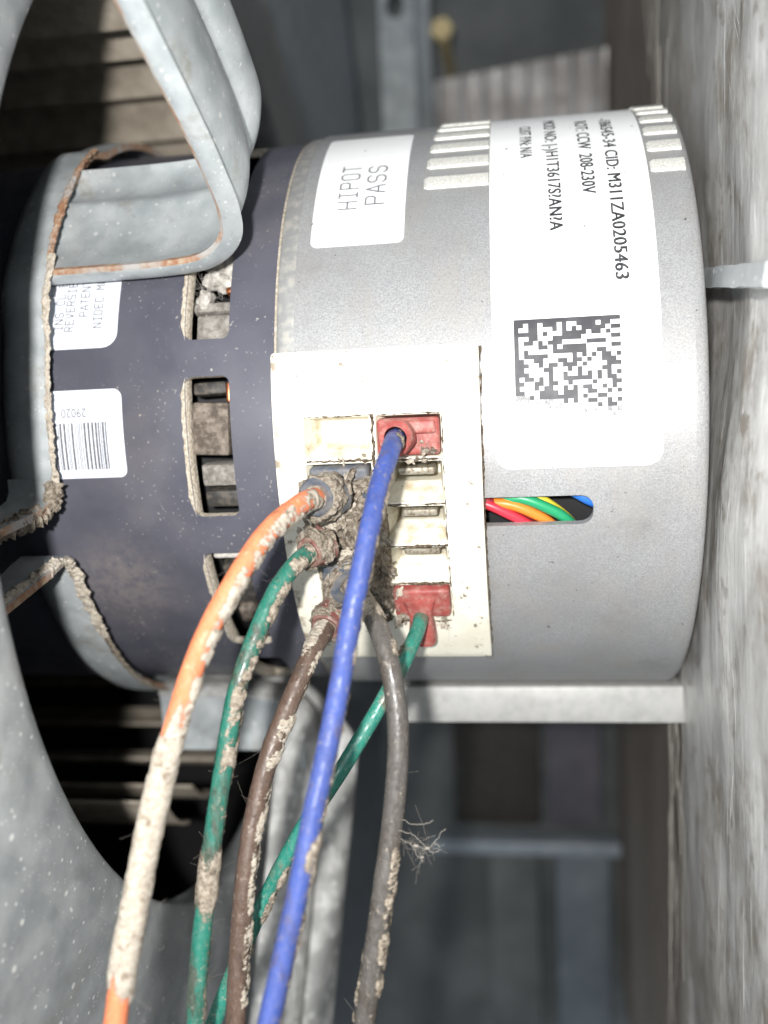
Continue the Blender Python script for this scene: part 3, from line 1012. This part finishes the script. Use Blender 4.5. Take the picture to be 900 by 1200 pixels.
for ci, (xa, xb) in enumerate(COLS):
    for ri, (pa, pb) in enumerate(ROW):
        # funnel: mouth at the plate, narrowing to a small floor deep inside
        xm = [xa, xb]
        mouth = [cyl(xa, pb, RP - .4), cyl(xb, pb, RP - .4), cyl(xb, pa, RP - .4), cyl(xa, pa, RP - .4)]
        mid = [cyl(xa + 2.4, pb + 2.2, 67.2), cyl(xb - .9, pb + 2.2, 67.2), cyl(xb - .9, pa - .5, 67.2), cyl(xa + 2.4, pa - .5, 67.2)]
        deep = [cyl(xa + 2.6, pb + 2.4, 62), cyl(xb - 1.2, pb + 2.4, 62), cyl(xb - 1.2, pa - .6, 62), cyl(xa + 2.6, pa - .6, 62)]
        if (ci, ri) == (0, 0): deep = [q * 1.0 + Vector((0, 0, 0)) for q in mid]
        v = mouth + mid + deep
        f = [(i, (i + 1) % 4, 4 + (i + 1) % 4, 4 + i) for i in range(4)] + [(4 + i, 4 + (i + 1) % 4, 8 + (i + 1) % 4, 8 + i) for i in range(4)] + [(8, 9, 10, 11)]
        if (ci, ri) == (0, 0): f = f[:4] + [(4, 5, 6, 7)]
        obj('socket', v, f, 'cream_inner', plate, 0)
        if ci == 1 and ri in (1, 2, 3):
            fm = surf_frame((xa + xb) / 2 + .9, pa - 2.0, 67.4)
            v, f = rbox((7.2, 1.5, 5.5), .45, fm, 2)
            obj('pin', v, f, 'tin_pin', plate)
for tx, ph in (('1', -37.3), ('2', -24.6), ('3', -17.8)):
    vf = font_mesh(tx, 0)
    o = lay_text('numeral', vf, -12.2, ph, 4.4, 'up', RP, 'cream_nylon', plate, .09)

STRIP_Z0, STRIP_Z1 = 24.4, 18.6
# =================================================================== SUPPORT BAR, STRIP
v, f = rbox((74, 9, 9.4), .8, Matrix.Translation((3.0, -16.5, -72.9)) @ Matrix.Rotation(rad(-.2), 4, 'Y'), 2)
tag(obj('support_bar', v, f, 'aluminium_bar', None), 'pale flat metal bar running under the silver motor housing', 'bar')
P = []
for i in range(14):
    t = i / 13
    P.append([Vector((36.6 + 1.0 * t + .15 * k, -51.5 - 46 * t + 1.0 * fr((i, 0, 0), .3), STRIP_Z0 + (STRIP_Z1 - STRIP_Z0) * t + dz + .25 * fr((i, 0, 5), .6))) for k, dz in enumerate((-1.9, -.7, .7, 1.9))])
tag(thick_grid(P, 1.6, 0).obj('grubby_strip', ['galvanised_ring'], None, 60), 'grubby pale strip sticking out over the foil wall beside the motor', 'strip')

def smooth01(t): t = max(0, min(1, t)); return t * t * (3 - 2 * t)
# =================================================================== MOTOR MOUNT: band, ears, arms
mt = empty('motor_mount', (-100, 0, -75), 'galvanised steel motor mount with clamp band and ribbed bent arms', 'mount')
def band(p0, p1, n, name='clamp_band'):
    rows = []
    for j in range(n + 1):
        ph = p0 + (p1 - p0) * j / n
        b_ = 2.6 * smooth01((ph - 14) / 8) * smooth01((62 - ph) / 8)
        rows.append([cyl(x, ph, r + b_) for x, r in ((-103.6, 69.6), (-102.6, 70.9), (-101, 71.6), (-98.5, 71.8), (-96, 71.8), (-93.6, 71.6))])
    return thick_grid(rows, 1.6, 1).obj(name, ['galvanised', 'rust_edge'], mt, 50)
band(-8, 176, 90)
band(-190, -25, 80)
def ear(ph, sgn, name='clamp_ear'):
    rows = []
    for i in range(9):
        t = i / 8
        bend = min(1, t / .35)
        row = []
        for x, dx in ((-103.6, 0), (-101, 0), (-98, .3), (-93.6, 1)):
            p = ph - sgn * 4.0 * math.sin(bend * math.pi / 2)
            r = 71.6 + 1.0 * bend + max(0, t - .2) * 32
            row.append(cyl(x - dx * max(0, t - .45) * 7, p, r))
        rows.append(row)
    return thick_grid(rows, 1.6, 1).obj(name, ['galvanised', 'rust_edge'], mt, 50)
ear(-8, 1)
ear(-25, -1)

def arm(phi0, w0, w1, w2, path, twist=0.0, ribh=1.0, lip=0.0, mats=('galvanised', 'rust_edge'), r0=72.6):
    """strip with two pressed ribs; path of (x, h)"""
    a = rad(phi0)
    er = Vector((0, -math.cos(a), math.sin(a))); et = Vector((0, math.sin(a), math.cos(a)))
    pp = spline([(x, h, 0) for x, h in path], 60)
    rows = []
    for i, p in enumerate(pp):
        t = (pp[min(i + 1, 60)] - pp[max(i - 1, 0)]).normalized()
        nrm = Vector((t.y, -t.x))                       # to the outside of the bend
        row = []
        if lip:
            for dw, dn in ((.9, lip), (.25, lip * .8), (.0, lip * .45), (-.05, .25)):
                row.append(Vector((p.x + nrm.x * dn, 0, 0)) + er * (r0 + p.y + nrm.y * dn) + et * (w0 + math.copysign(dw, w1 - w0)))
        for j in range(29):
            u = j / 28; k = smooth01((i / 60 - .38) / .22); w = w0 + (w1 + (w2 - w1) * k - w0) * u
            rib = 2.6 * (math.sin(math.pi * min(1, max(0, u / .62))) ** .8 if u < .62 else 0) \
                + 2.6 * (math.sin(math.pi * min(1, max(0, (u - .64) / .36))) ** .8 if u > .64 else 0)
            rib *= (.55 + .45 * k) * ribh
            x = p.x + nrm.x * rib + twist * k * (u - .5)
            h = p.y + nrm.y * rib
            row.append(Vector((x, 0, 0)) + er * (r0 + h) + et * w)
        rows.append(row)
    tg_ = thick_grid(rows, 1.15, 0 if lip else 1)
    if lip:
        m_ = len(rows[0])
        for i in range(60):
            for j in (3, 4):
                for q in (0, 1): tg_.i[2 * (i * (m_ - 1) + j) + q] = 1
    return tg_.obj('arm', list(mats), mt, 60)
arm(37.0, -15.5, 15.0, 24, [(-95, 0), (-84, 0), (-70, .3), (-61, 1.6), (-55.6, 6), (-54, 12), (-54.2, 20), (-55, 30), (-56.8, 45), (-60, 70)], 0.0, 1.35, 3.4)
ar2 = arm(-81.5, 12, -14, -14, [(-95, 0), (-84, 0), (-72, .3), (-64, 1.6), (-58.5, 6), (-56.5, 12), (-57, 20), (-58.5, 34), (-61, 55), (-64, 80), (-68, 115)], 15.0, 1.7, 0.0, ('galvanised_spotted', 'galvanised_spotted'))

rows = []
for i in range(30):
    t = i / 29; x = -95 + 38 * t
    drop = 2.0 * max(0, t - .7) ** 2 * 30
    rows.append([Vector((x, -21.5 + .8 * math.sin(k * .8), -70.6 - 3.6 * k - drop)) for k in range(5)])
thick_grid(rows, 1.2, 1).obj('arm_flange', ['galvanised', 'rust_edge'], mt, 50)
# =================================================================== DUST HELPERS
def crust_on_edge(path, w, seed, parent, mat='dust', amp=1.0):
    """lumpy dust bead lying along an edge"""
    P_ = spline(path, 260)
    def rf(i, a, d):
        n_ = fr(P_[i] + d * 1.6, .8, 5, seed)
        lo_ = fr(P_[i], .12, 2, seed + 3)
        return max(.12, w * (.72 + .55 * n_ * amp + .35 * lo_))
    v, f = tube(P_, rf, 18)
    for q in range(len(v)):
        c0 = P_[q // 18]; er = Vector((0, c0.y, c0.z)).normalized()
        d = v[q] - c0
        v[q] = c0 + d - er * d.dot(er) * .55
    return obj('dust_crust', v, f, mat, parent, 60)
crust_on_edge([cyl(-93.5, p, r) for p, r in ((56, 74.9), (50, 75.1), (44, 75.1), (36, 75.1), (28, 75.1))], 1.0, 1, mt, 'rust_edge')
crust_on_edge([cyl(-93.1, p, r) for p, r in ((28, 75.0), (22, 75.0), (18, 74.2), (14, 72.9), (8, 72.6), (2, 72.6), (-4, 72.6), (-9, 72.6))], .9, 2, mt, 'dust_pale')
crust_on_edge([cyl(-93.4, -9, 72.6), cyl(-94, -12, 75), cyl(-95.5, -12.5, 80), cyl(-97, -12.5, 86), cyl(-99, -12.5, 94)], 2.4, 3, mt, 'dust')
crust_on_edge([cyl(-99, -20.8, 96), cyl(-97, -20.8, 88), cyl(-95.4, -20.8, 82), cyl(-94, -21, 76), cyl(-93.2, -24, 73.2), cyl(-93, -30, 72.8), cyl(-92.6, -40, 72.6)], 1.6, 4, mt, 'dust_pale')
crust_on_edge([cyl(-92.8, p, 72.4) for p in (-40, -48, -56, -66, -75)], .8, 5, mt, 'dust')

# =================================================================== WIRES
def smooth01(t): t = max(0, min(1, t)); return t * t * (3 - 2 * t)

def hairs(spots, seed, n, L=(1.5, 4), r=.035, out=None):
    random.seed(seed); g_ = Geo()
    for k in range(n):
        p = Vector(random.choice(spots)) + Vector([random.gauss(0, .5) for _ in range(3)])
        d = Vector([random.gauss(0, 1) for _ in range(3)])
        if out is not None: d += out
        d.normalize()
        c = Vector([random.gauss(0, .6) for _ in range(3)])
        l = random.uniform(*L)
        pts = [p + d * l * q / 3 + c * l * (q / 3) ** 2 for q in range(4)]
        v, f = tube(pts, r, 3, False); g_.add(v, f)
    return g_

def make_wire(name, mat, pts, r, label, patches, seed, dmat='dust_film'):
    root = empty(name, pts[-1], label, 'wire', 'wires plugged into the motor connector')
    n = 200
    path = spline(pts, n)
    def wob(i, a, d): return r * (1 + .035 * fr(path[i] + d * .6, .35, 3, seed))
    v, f = tube(path, wob, 18)
    obj('insulation', v, f, mat, root, 60)
    if patches:
        n2 = 640
        p2 = spline(pts, n2)
        cover = []
        def rf(i, a, d):
            s = i / n2 + .035 * fr(p2[i] * .3 + d * r * 1.5, .35, 4, seed + 33)
            cov = 0; full = False
            for s0, s1, dirv, width, thick in patches:
                e = .05
                k = smooth01((s - s0) / e + .5) * smooth01((s1 - s) / e + .5)
                if dirv is not None:
                    k *= smooth01((d.dot(Vector(dirv).normalized()) + width) / .5)
                if k * thick > cov: full = dirv is None
                cov = max(cov, k * thick)
            nz = fr(p2[i] + d * r, .42, 5, seed + 20)
            big = fr(p2[i] + d * r, .16, 2, seed + 40)
            fine = fr(p2[i] + d * r, 1.7, 4, seed + 60)
            t = cov * ((.50 + .12 * nz + .16 * big + .06 * fine) if full else (.36 + .40 * nz + .28 * big + .32 * fine)) - .13 + (.05 * nz if cov > 0 else 0)
            cover.append(t)
            return r * (1 + .045) + max(0.0, min(t, .42))
        v, f = tube(p2, rf, 32)
        o = obj('dust_crust', v, f, dmat, root, 60)
        at = o.data.attributes.new('cover', 'FLOAT', 'POINT')
        at.data.foreach_set('value', cover)
        tag(o, 'dust caked onto the wire')
    return root, path

RT = (1, .25, -.2); LT = (-1, .2, 0); FRONT = (0, -1, 0)
WP = {
 'orange': [(-34.5,-78.0,-14.6), (-36.8,-83.0,-14.4), (-38.7,-90.0,-15.1), (-43.1,-97.0,-19.4), (-47.7,-103.0,-27.3), (-52.0,-107.0,-36.2), (-55.9,-110.0,-48.0), (-59.2,-113.0,-61.0), (-61.7,-116.0,-73.7), (-63.7,-118.0,-83.9), (-65.3,-120.0,-94.8), (-66.5,-121,-106)],
 'green': [(-37.0,-76.0,-24.4), (-39.6,-80.0,-25.0), (-41.5,-84.0,-26.6), (-44.4,-88.0,-31.0), (-47.5,-92.0,-38.6), (-50.5,-95.0,-47.7), (-52.5,-98.0,-59.7), (-54.4,-100.0,-71.2), (-55.9,-102.0,-82.6), (-56.9,-104.0,-92.3), (-57.8,-106.0,-104.2), (-58.4,-107,-116)],
 'brown': [(-37.2,-70.0,-38.0), (-38.4,-74.0,-40.6), (-40.2,-82.0,-44.7), (-43.5,-87.0,-52.6), (-46.5,-91.0,-60.8), (-48.9,-94.0,-70.7), (-50.4,-97.0,-81.9), (-51.4,-99.0,-93.5), (-52.4,-101.0,-107.4), (-53,-102,-118)],
 'blue': [(-22.6,-76.0,-4.2), (-22.6,-81.0,-4.6), (-22.6,-87.0,-6.5), (-23.8,-92.0,-11.3), (-24.8,-97.0,-17.3), (-26.1,-100.0,-23.9), (-27.7,-103.0,-31.7), (-29.2,-106.0,-40.8), (-31.2,-109.0,-50.9), (-33.4,-112.0,-60.8), (-35.7,-115.0,-71.9), (-38.2,-118.0,-82.7), (-40.4,-121.0,-92.5), (-42.6,-123,-103)],
 'green2': [(-20.9,-64.2,-41.0), (-21.3,-66.8,-42.8), (-22.3,-70.4,-45.2), (-24.6,-75.0,-49.6), (-29.5,-79.0,-57.6), (-35.9,-82.0,-67.4), (-42.5,-84.0,-76.7), (-48.4,-86.0,-86.8), (-53.3,-88.0,-96.9), (-57.4,-90.0,-106.1), (-60.6,-92.0,-114.3), (-63,-93,-121)],
 'grey': [(-33.6,-77.0,-30.2), (-30.6,-80.5,-33.0), (-27.3,-84.0,-36.7), (-24.4,-89.0,-41.8), (-22.6,-92.0,-50.9), (-22.6,-94.0,-60.8), (-24.0,-96.0,-72.3), (-25.6,-98.0,-82.1), (-27.4,-100.0,-93.3), (-29.4,-102.0,-105.3), (-31,-103,-117)],
}
w_orange, p_orange = make_wire('orange_wire', 'wire_orange', WP['orange'], 1.85, 'orange wire at far left, thickly caked with pale dust along its lower half',
    [(.12, .42, RT, .1, .9), (.40, .555, RT, -.1, .8), (.545, .85, None, 0, 1.0), (.93, .99, RT, .2, .8)], 1, 'dust_film_pale')
w_green, p_green = make_wire('green_wire', 'wire_green', WP['green'], 1.66, 'dirty green wire hanging between the orange and brown wires',
    [(.07, .20, RT, .5, .9), (.22, .42, RT, -.1, .75), (.43, .55, RT, .55, .9), (.60, .62, RT, .1, .6), (.66, .735, None, 0, .75), (.76, .9, RT, -.4, .6)], 2)
w_brown, p_brown = make_wire('brown_wire', 'wire_brown', WP['brown'], 1.8, 'dark brown wire between the green wire and the blue wire',
    [(.10, .22, LT, .7, 1.1), (.22, .30, RT, -.2, .7), (.34, .46, RT, .5, .8), (.50, .70, RT, -.15, .9), (.72, .86, RT, -.1, .9)], 3, 'dust_film_pale')
w_blue, p_blue = make_wire('blue_wire', 'wire_blue', WP['blue'], 1.74, 'bright blue wire hanging in front of the connector from its top red terminal',
    [(.06, .14, RT, .1, .6), (.20, .62, RT, -.45, .55), (.64, .9, RT, -.45, .6), (.715, .76, RT, .2, .9)], 4)
w_green2, p_green2 = make_wire('teal_wire', 'wire_green_clean', WP['green2'], 1.52, 'teal green wire slanting down behind the blue wire from the lowest red terminal',
    [(.18, .30, LT, -.2, .7), (.52, .70, RT, .0, .75), (.72, .82, RT, .1, .8)], 5)
w_grey, p_grey = make_wire('grey_wire', 'wire_grey', WP['grey'], 1.88, 'grimy grey-brown wire hanging right of the blue wire',
    [(.05, .20, None, 0, .7), (.28, .32, RT, 0, .6), (.62, .84, RT, .1, .9), (.80, .93, LT, -.3, .7)], 6)

# terminals: moulded body in the socket + barrel round the wire end
def barrel(path, i0, i1, ro, ri, mat, parent, seed, name='terminal_barrel', dusty=0):
    seg = path[i0:i1 + 1]
    T, N = frames_along(seg)
    v, f = [], []
    n = 22
    rings = [(k, ro * (1 + .05 * fr((k, seed, 0), .5))) for k in range(len(seg))]
    def ring(p, t, nv, r):
        b = t.cross(nv)
        for q in range(n):
            a = 2 * math.pi * q / n
            d = nv * math.cos(a) + b * math.sin(a)
            rr = r * (1 + .10 * fr(p + d * r, .35, 4, seed))
            v.append(p + d * rr)
    for k, r in rings: ring(seg[k], T[k], N[k], r)
    ring(seg[-1] + T[-1] * .35, T[-1], N[-1], (ro + ri) / 2 + .2)
    ring(seg[-1] + T[-1] * .1, T[-1], N[-1], ri)
    ring(seg[max(0, len(seg) - 4)], T[-1], N[-1], ri * .95)
    m = len(v) // n
    for k in range(m - 1):
        for q in range(n):
            f.append((k * n + q, k * n + (q + 1) % n, (k + 1) * n + (q + 1) % n, (k + 1) * n + q))
    f.append(tuple(range(n)))
    o = obj(name, v, f, mat, parent, 50)
    if dusty:
        fine_path = spline(seg, 60)
        def rf(i, a, d):
            p = fine_path[i]
            t = dusty * (.25 + .85 * fr(p + d * ro, .30, 5, seed + 70) + .35 * fr(p + d * ro, 1.4, 4, seed + 80))
            return ro * (1 + .10 * fr(p + d * ro, .35, 4, seed)) + max(-.5, min(t, 1.3))
        vv, ff = tube(fine_path, rf, 56)
        tag(obj('dust_crust', vv, ff, 'dust', parent, 60), 'lint caked on the terminal')
    return o

def body(x, phi, dims, r, mat, parent, bev=.8, tilt=0, name='terminal_body'):
    v, f = rbox(dims, bev, surf_frame(x, phi, r) @ Matrix.Rotation(rad(tilt), 4, 'Z'), 3)
    return obj(name, v, f, mat, parent)

# top right, red, blue wire
body(-20.9, -3.3, (11.8, 7.0, 6.4), 71.4, 'red_vinyl', w_blue, .7)
body(-20.4, -1.9, (9.6, 2.6, 1.6), 74.6, 'red_vinyl', w_blue, .5, 0, 'terminal_ridge')
barrel(p_blue, 0, 12, 3.3, 2.1, 'red_vinyl', w_blue, 3)
# lowest right, red, teal wire : wide head, narrow neck, barrel
body(-20.7, -31.4, (11.4, 7.4, 6.4), 70.9, 'red_vinyl', w_green2, .8)
v, f = [], []
for k, (dy, wx, hz, z0) in enumerate(((1.5, 6.8, 1.2, 73.6), (-1.0, 5.4, 1.4, 73.7), (-4.0, 4.9, 2.0, 73.4), (-6.0, 5.4, 3.0, 73.2), (-9.6, 5.6, 3.3, 73.0))):
    for q in range(20):
        a = 2 * math.pi * q / 20
        ca, sa = math.cos(a), math.sin(a)
        px = math.copysign(abs(ca) ** .55, ca) * wx / 2; pz = math.copysign(abs(sa) ** .55, sa) * hz
        v.append(surf_frame(-21.2, -31.6, 0) @ Vector((px, dy, z0 + pz)))
for k in range(4):
    for q in range(20): f.append((k * 20 + q, k * 20 + (q + 1) % 20, (k + 1) * 20 + (q + 1) % 20, (k + 1) * 20 + q))
f.append(tuple(range(20)))
o0 = len(v)
for q in range(20):                                   # mouth of the barrel
    a = 2 * math.pi * q / 20
    v.append(surf_frame(-21.2, -31.6, 0) @ Vector((math.cos(a) * 2.0, -9.6, 73.4 + math.sin(a) * 2.3)))
for q in range(20):
    a = 2 * math.pi * q / 20
    v.append(surf_frame(-21.2, -31.6, 0) @ Vector((math.cos(a) * 1.8, -5.5, 73.4 + math.sin(a) * 2.1)))
for q in range(20):
    f.append((80 + q, 80 + (q + 1) % 20, o0 + (q + 1) % 20, o0 + q))
    f.append((o0 + q, o0 + (q + 1) % 20, o0 + 20 + (q + 1) % 20, o0 + 20 + q))
f.append(tuple(o0 + 20 + q for q in range(20)))
obj('terminal_barrel', v, f, 'red_vinyl', w_green2, 45)
# left column
body(-34.6, -10.0, (11.6, 6.8, 6.0), 71.6, 'blue_vinyl_dirty', w_orange, .8)
barrel(p_orange, 0, 20, 3.6, 2.3, 'blue_vinyl_dirty', w_orange, 5, dusty=1.5)
body(-34.6, -17.4, (11.4, 6.4, 5.2), 71.6, 'red_vinyl_dirty', w_green, .8)
barrel(p_green, 0, 18, 3.0, 2.0, 'red_vinyl_dirty', w_green, 6, dusty=1.5)
body(-34.4, -24.3, (11.4, 6.8, 6.4), 72.0, 'blue_vinyl_dirty', w_grey, .8)
barrel(p_grey, 0, 10, 4.2, 2.2, 'blue_vinyl_dirty', w_grey, 7, dusty=1.6)
body(-34.6, -31.4, (11.4, 6.4, 5.6), 71.4, 'red_vinyl_dirty', w_brown, .8)
barrel(p_brown, 0, 22, 3.2, 2.1, 'red_vinyl_dirty', w_brown, 8, dusty=1.2)

# =================================================================== LINT CAKED BETWEEN THE TERMINALS
gl = Geo()
random.seed(21)
spots = []
for (x, ph, h, n_, sz) in ((-31.5, -11.5, 75.5, 9, 1.5), (-34, -15.5, 77.5, 10, 1.7), (-31, -17.5, 76.0, 11, 1.7), (-36.5, -20.5, 78, 7, 1.4),
                           (-30, -22, 76, 9, 1.4), (-33, -25.5, 79, 9, 1.5), (-28.5, -27.5, 75, 8, 1.2), (-39.5, -33, 75.5, 9, 1.5), (-36, -30.5, 76, 6, 1.2),
                           (-17.5, -5.0, 74.8, 6, 1.0), (-19, -6.6, 74.0, 5, .7), (-16.5, -35.4, 73.6, 6, .7), (-26.4, -30.5, 73.6, 8, .9), (-27.6, -24, 73.4, 6, .7),
                           (-39.5, -16.5, 80, 6, 1.2), (-29.0, -7.2, 73.2, 7, .6), (-34.0, -6.8, 73.0, 6, .5), (-26.5, -34.0, 74.5, 6, 1.0)):
    for k in range(n_):
        px, pp_, ph_ = x + random.gauss(0, 1.7 * sz / 1.4), ph + random.gauss(0, 1.5 * sz / 1.4), h + random.gauss(0, .7)
        s_ = sz * random.uniform(.45, 1.0)
        fm = surf_frame(px, pp_, ph_) @ Matrix.Rotation(random.uniform(0, 6), 4, Vector((random.random(), random.random(), random.random() + .1)))
        v, f = lump((0, 0, 0), (s_ * random.uniform(.6, 1.9), s_ * random.uniform(.4, 1.0), s_ * random.uniform(.16, .5)), random.randint(0, 999), .9, 1.1, 4, fm)
        gl.add(v, f, random.choice((0, 0, 1)))
        spots.append(cyl(px, pp_, ph_))
def grime_bead(path, w, seed, parent, thr=0.0, name='grime_line'):
    P_ = spline(path, 150)
    def rf(i, a, d):
        k = .45 + .9 * fr(P_[i] + d * .5, .9, 5, seed) + .7 * fr(P_[i], .22, 3, seed + 5) - thr
        return max(.01, w * min(1.5, k))
    v, f = tube(P_, rf, 10)
    return obj(name, v, f, 'grime', parent, 60)
for k in range(1, 5):                                   # dirt packed along the ribs between the sockets
    p = -6.8 - 7.0 * (k - 1)
    grime_bead([cyl(x, p, RP + .05) for x in (-27.4, -24, -20, -17, -14.6)], .34, 30 + k, plate)
    grime_bead([cyl(x, p + .1, RP + .05) for x in (-41, -37, -33, -28.2)], .36, 40 + k, plate)
for x in (-27.8, -14.6): grime_bead([cyl(x, p, RP + .05) for p in (0.2, -7, -14, -21, -28, -35)], .40 if x < -20 else .22, int(50 - x), plate, 0 if x < -20 else .25)
grime_bead([cyl(x, 0.05, RP + .02) for x in (-41, -36, -28, -20, -15)], .26, 60, plate, .1)
grime_bead([cyl(x, 10.25, R + .15) for x in (-46.5, -38, -28, -18, -8)], .32, 61, plate)
grime_bead([cyl(-7.2, p, R + .2) for p in (10, -2, -14, -26, -38, -46)], .28, 62, plate, .1)
grime_bead([cyl(x, -46.9, R + .15) for x in (-46, -36, -26, -16, -8)], .34, 63, plate)
grime_bead([cyl(x, -36.0, RP + .1) for x in (-27, -24.5, -18, -15)], .5, 64, plate, .1)
# continuous crust packed over the left-hand terminals
NXX, NPP = 110, 130
cr = []
for i in range(NXX):
    for j in range(NPP):
        x = -41.8 + 15.6 * i / (NXX - 1); ph = -8.0 - 28.0 * j / (NPP - 1)
        q = Vector((x, ph * 1.25, 0))
        m = math.exp(-((x + 33) / 4.2) ** 2 - ((ph + 16) / 6) ** 2) + .9 * math.exp(-((x + 29.5) / 3) ** 2 - ((ph + 25) / 6) ** 2) + .6 * math.exp(-((x + 38) / 3) ** 2 - ((ph + 31) / 4) ** 2)
        rdg = 1 - abs(fr(q, .30, 4, 90)) * 2
        r = 72.6 + 4.8 * min(1.15, m) + 1.3 * fr(q, .28, 5, 91) + 1.1 * rdg * min(1, m) + .5 * fr(q, 1.3, 4, 92)
        edge = min(i, NXX - 1 - i, j, NPP - 1 - j)
        if edge < 6: r -= (6 - edge) * .6
        cr.append(cyl(x, ph, r))
gl.add(cr, [(i * NPP + j, i * NPP + j + 1, (i + 1) * NPP + j + 1, (i + 1) * NPP + j) for i in range(NXX - 1) for j in range(NPP - 1)], 0)
tag(gl.obj('caked_lint', ['dust', 'dust_pale'], None, 70), 'grey-brown lint caked between the plugged terminals', 'lint', kind='stuff')
gh_ = hairs(spots, 4, 170, (1.2, 4.0), .02, Vector((0, -.6, 0)))
wspots = []
for p in (p_orange, p_green, p_brown, p_grey): wspots += p[20:190:3]
g2 = hairs(wspots, 9, 260, (1.9, 2.9), .011)
gh_.add(g2.v, g2.f)
tag(gh_.obj('stray_fibres', ['web'], None), 'fine stray fibres standing off the dusty wires', 'fibres', kind='stuff')

gt = hairs([cyl(x, p, 66.2) for x, p in ((-60.5, 26.5), (-63.0, 23), (-59, 30), (-62, 31), (-60.5, 28), (-61.5, 25))], 14, 220, (1.0, 3.2), .022, Vector((0, -.4, 0)))
tag(gt.obj('lint_fibres', ['lint'], mo), 'wispy lint in the upper vent slot', kind='stuff')
# cobweb on the grey wire
gw = hairs([(-20, -97, -73.2), (-18.4, -97, -73.2), (-17.4, -97, -73.6), (-21.4, -97, -72.6), (-18.8, -97, -74.8)], 77, 46, (1.0, 3.4), .018)
A = Vector((-22.4, -96.5, -72.5))
for pts in ([A, (-20, -97, -73.3), (-17.7, -97, -73.9), (-16, -97, -72.2), (-14.4, -97, -70.3)], [(-22.2, -97, -70.6), (-20.2, -97, -71.4), (-18.3, -97, -73.2), (-17.7, -97, -73.9)],
            [(-17.7, -97, -73.9), (-16.8, -97, -74.6), (-15.2, -97, -73.8)], [(-20, -97, -73.3), (-19.6, -97, -75.0), (-18.6, -97, -76.2)], [(-16.4, -97, -72.5), (-15.6, -97, -73.6)],
            [(-22.6, -96, -69), (-19, -97, -69.6), (-16.5, -97, -68.9)]):
    v, f = tube([q + Vector((fr(q, 1.1, 3, 2), 0, fr(q, 1.1, 3, 8))) * .35 for q in spline(pts, 24)], .045, 4, False); gw.add(v, f)
for c, s_ in (((-19.6, -97, -73.4), .3), ((-17.7, -97, -73.8), .25), ((-18.6, -97, -75.4), .2)):
    v, f = lump(c, (s_, s_ * .6, s_ * .5), 5, .8, 1.2, 2); gw.add(v, f)
tag(gw.obj('cobweb', ['web'], None), 'wisp of cobweb hanging off the grimy grey-brown wire', 'cobweb', kind='stuff')

# rust spots on the lower arm
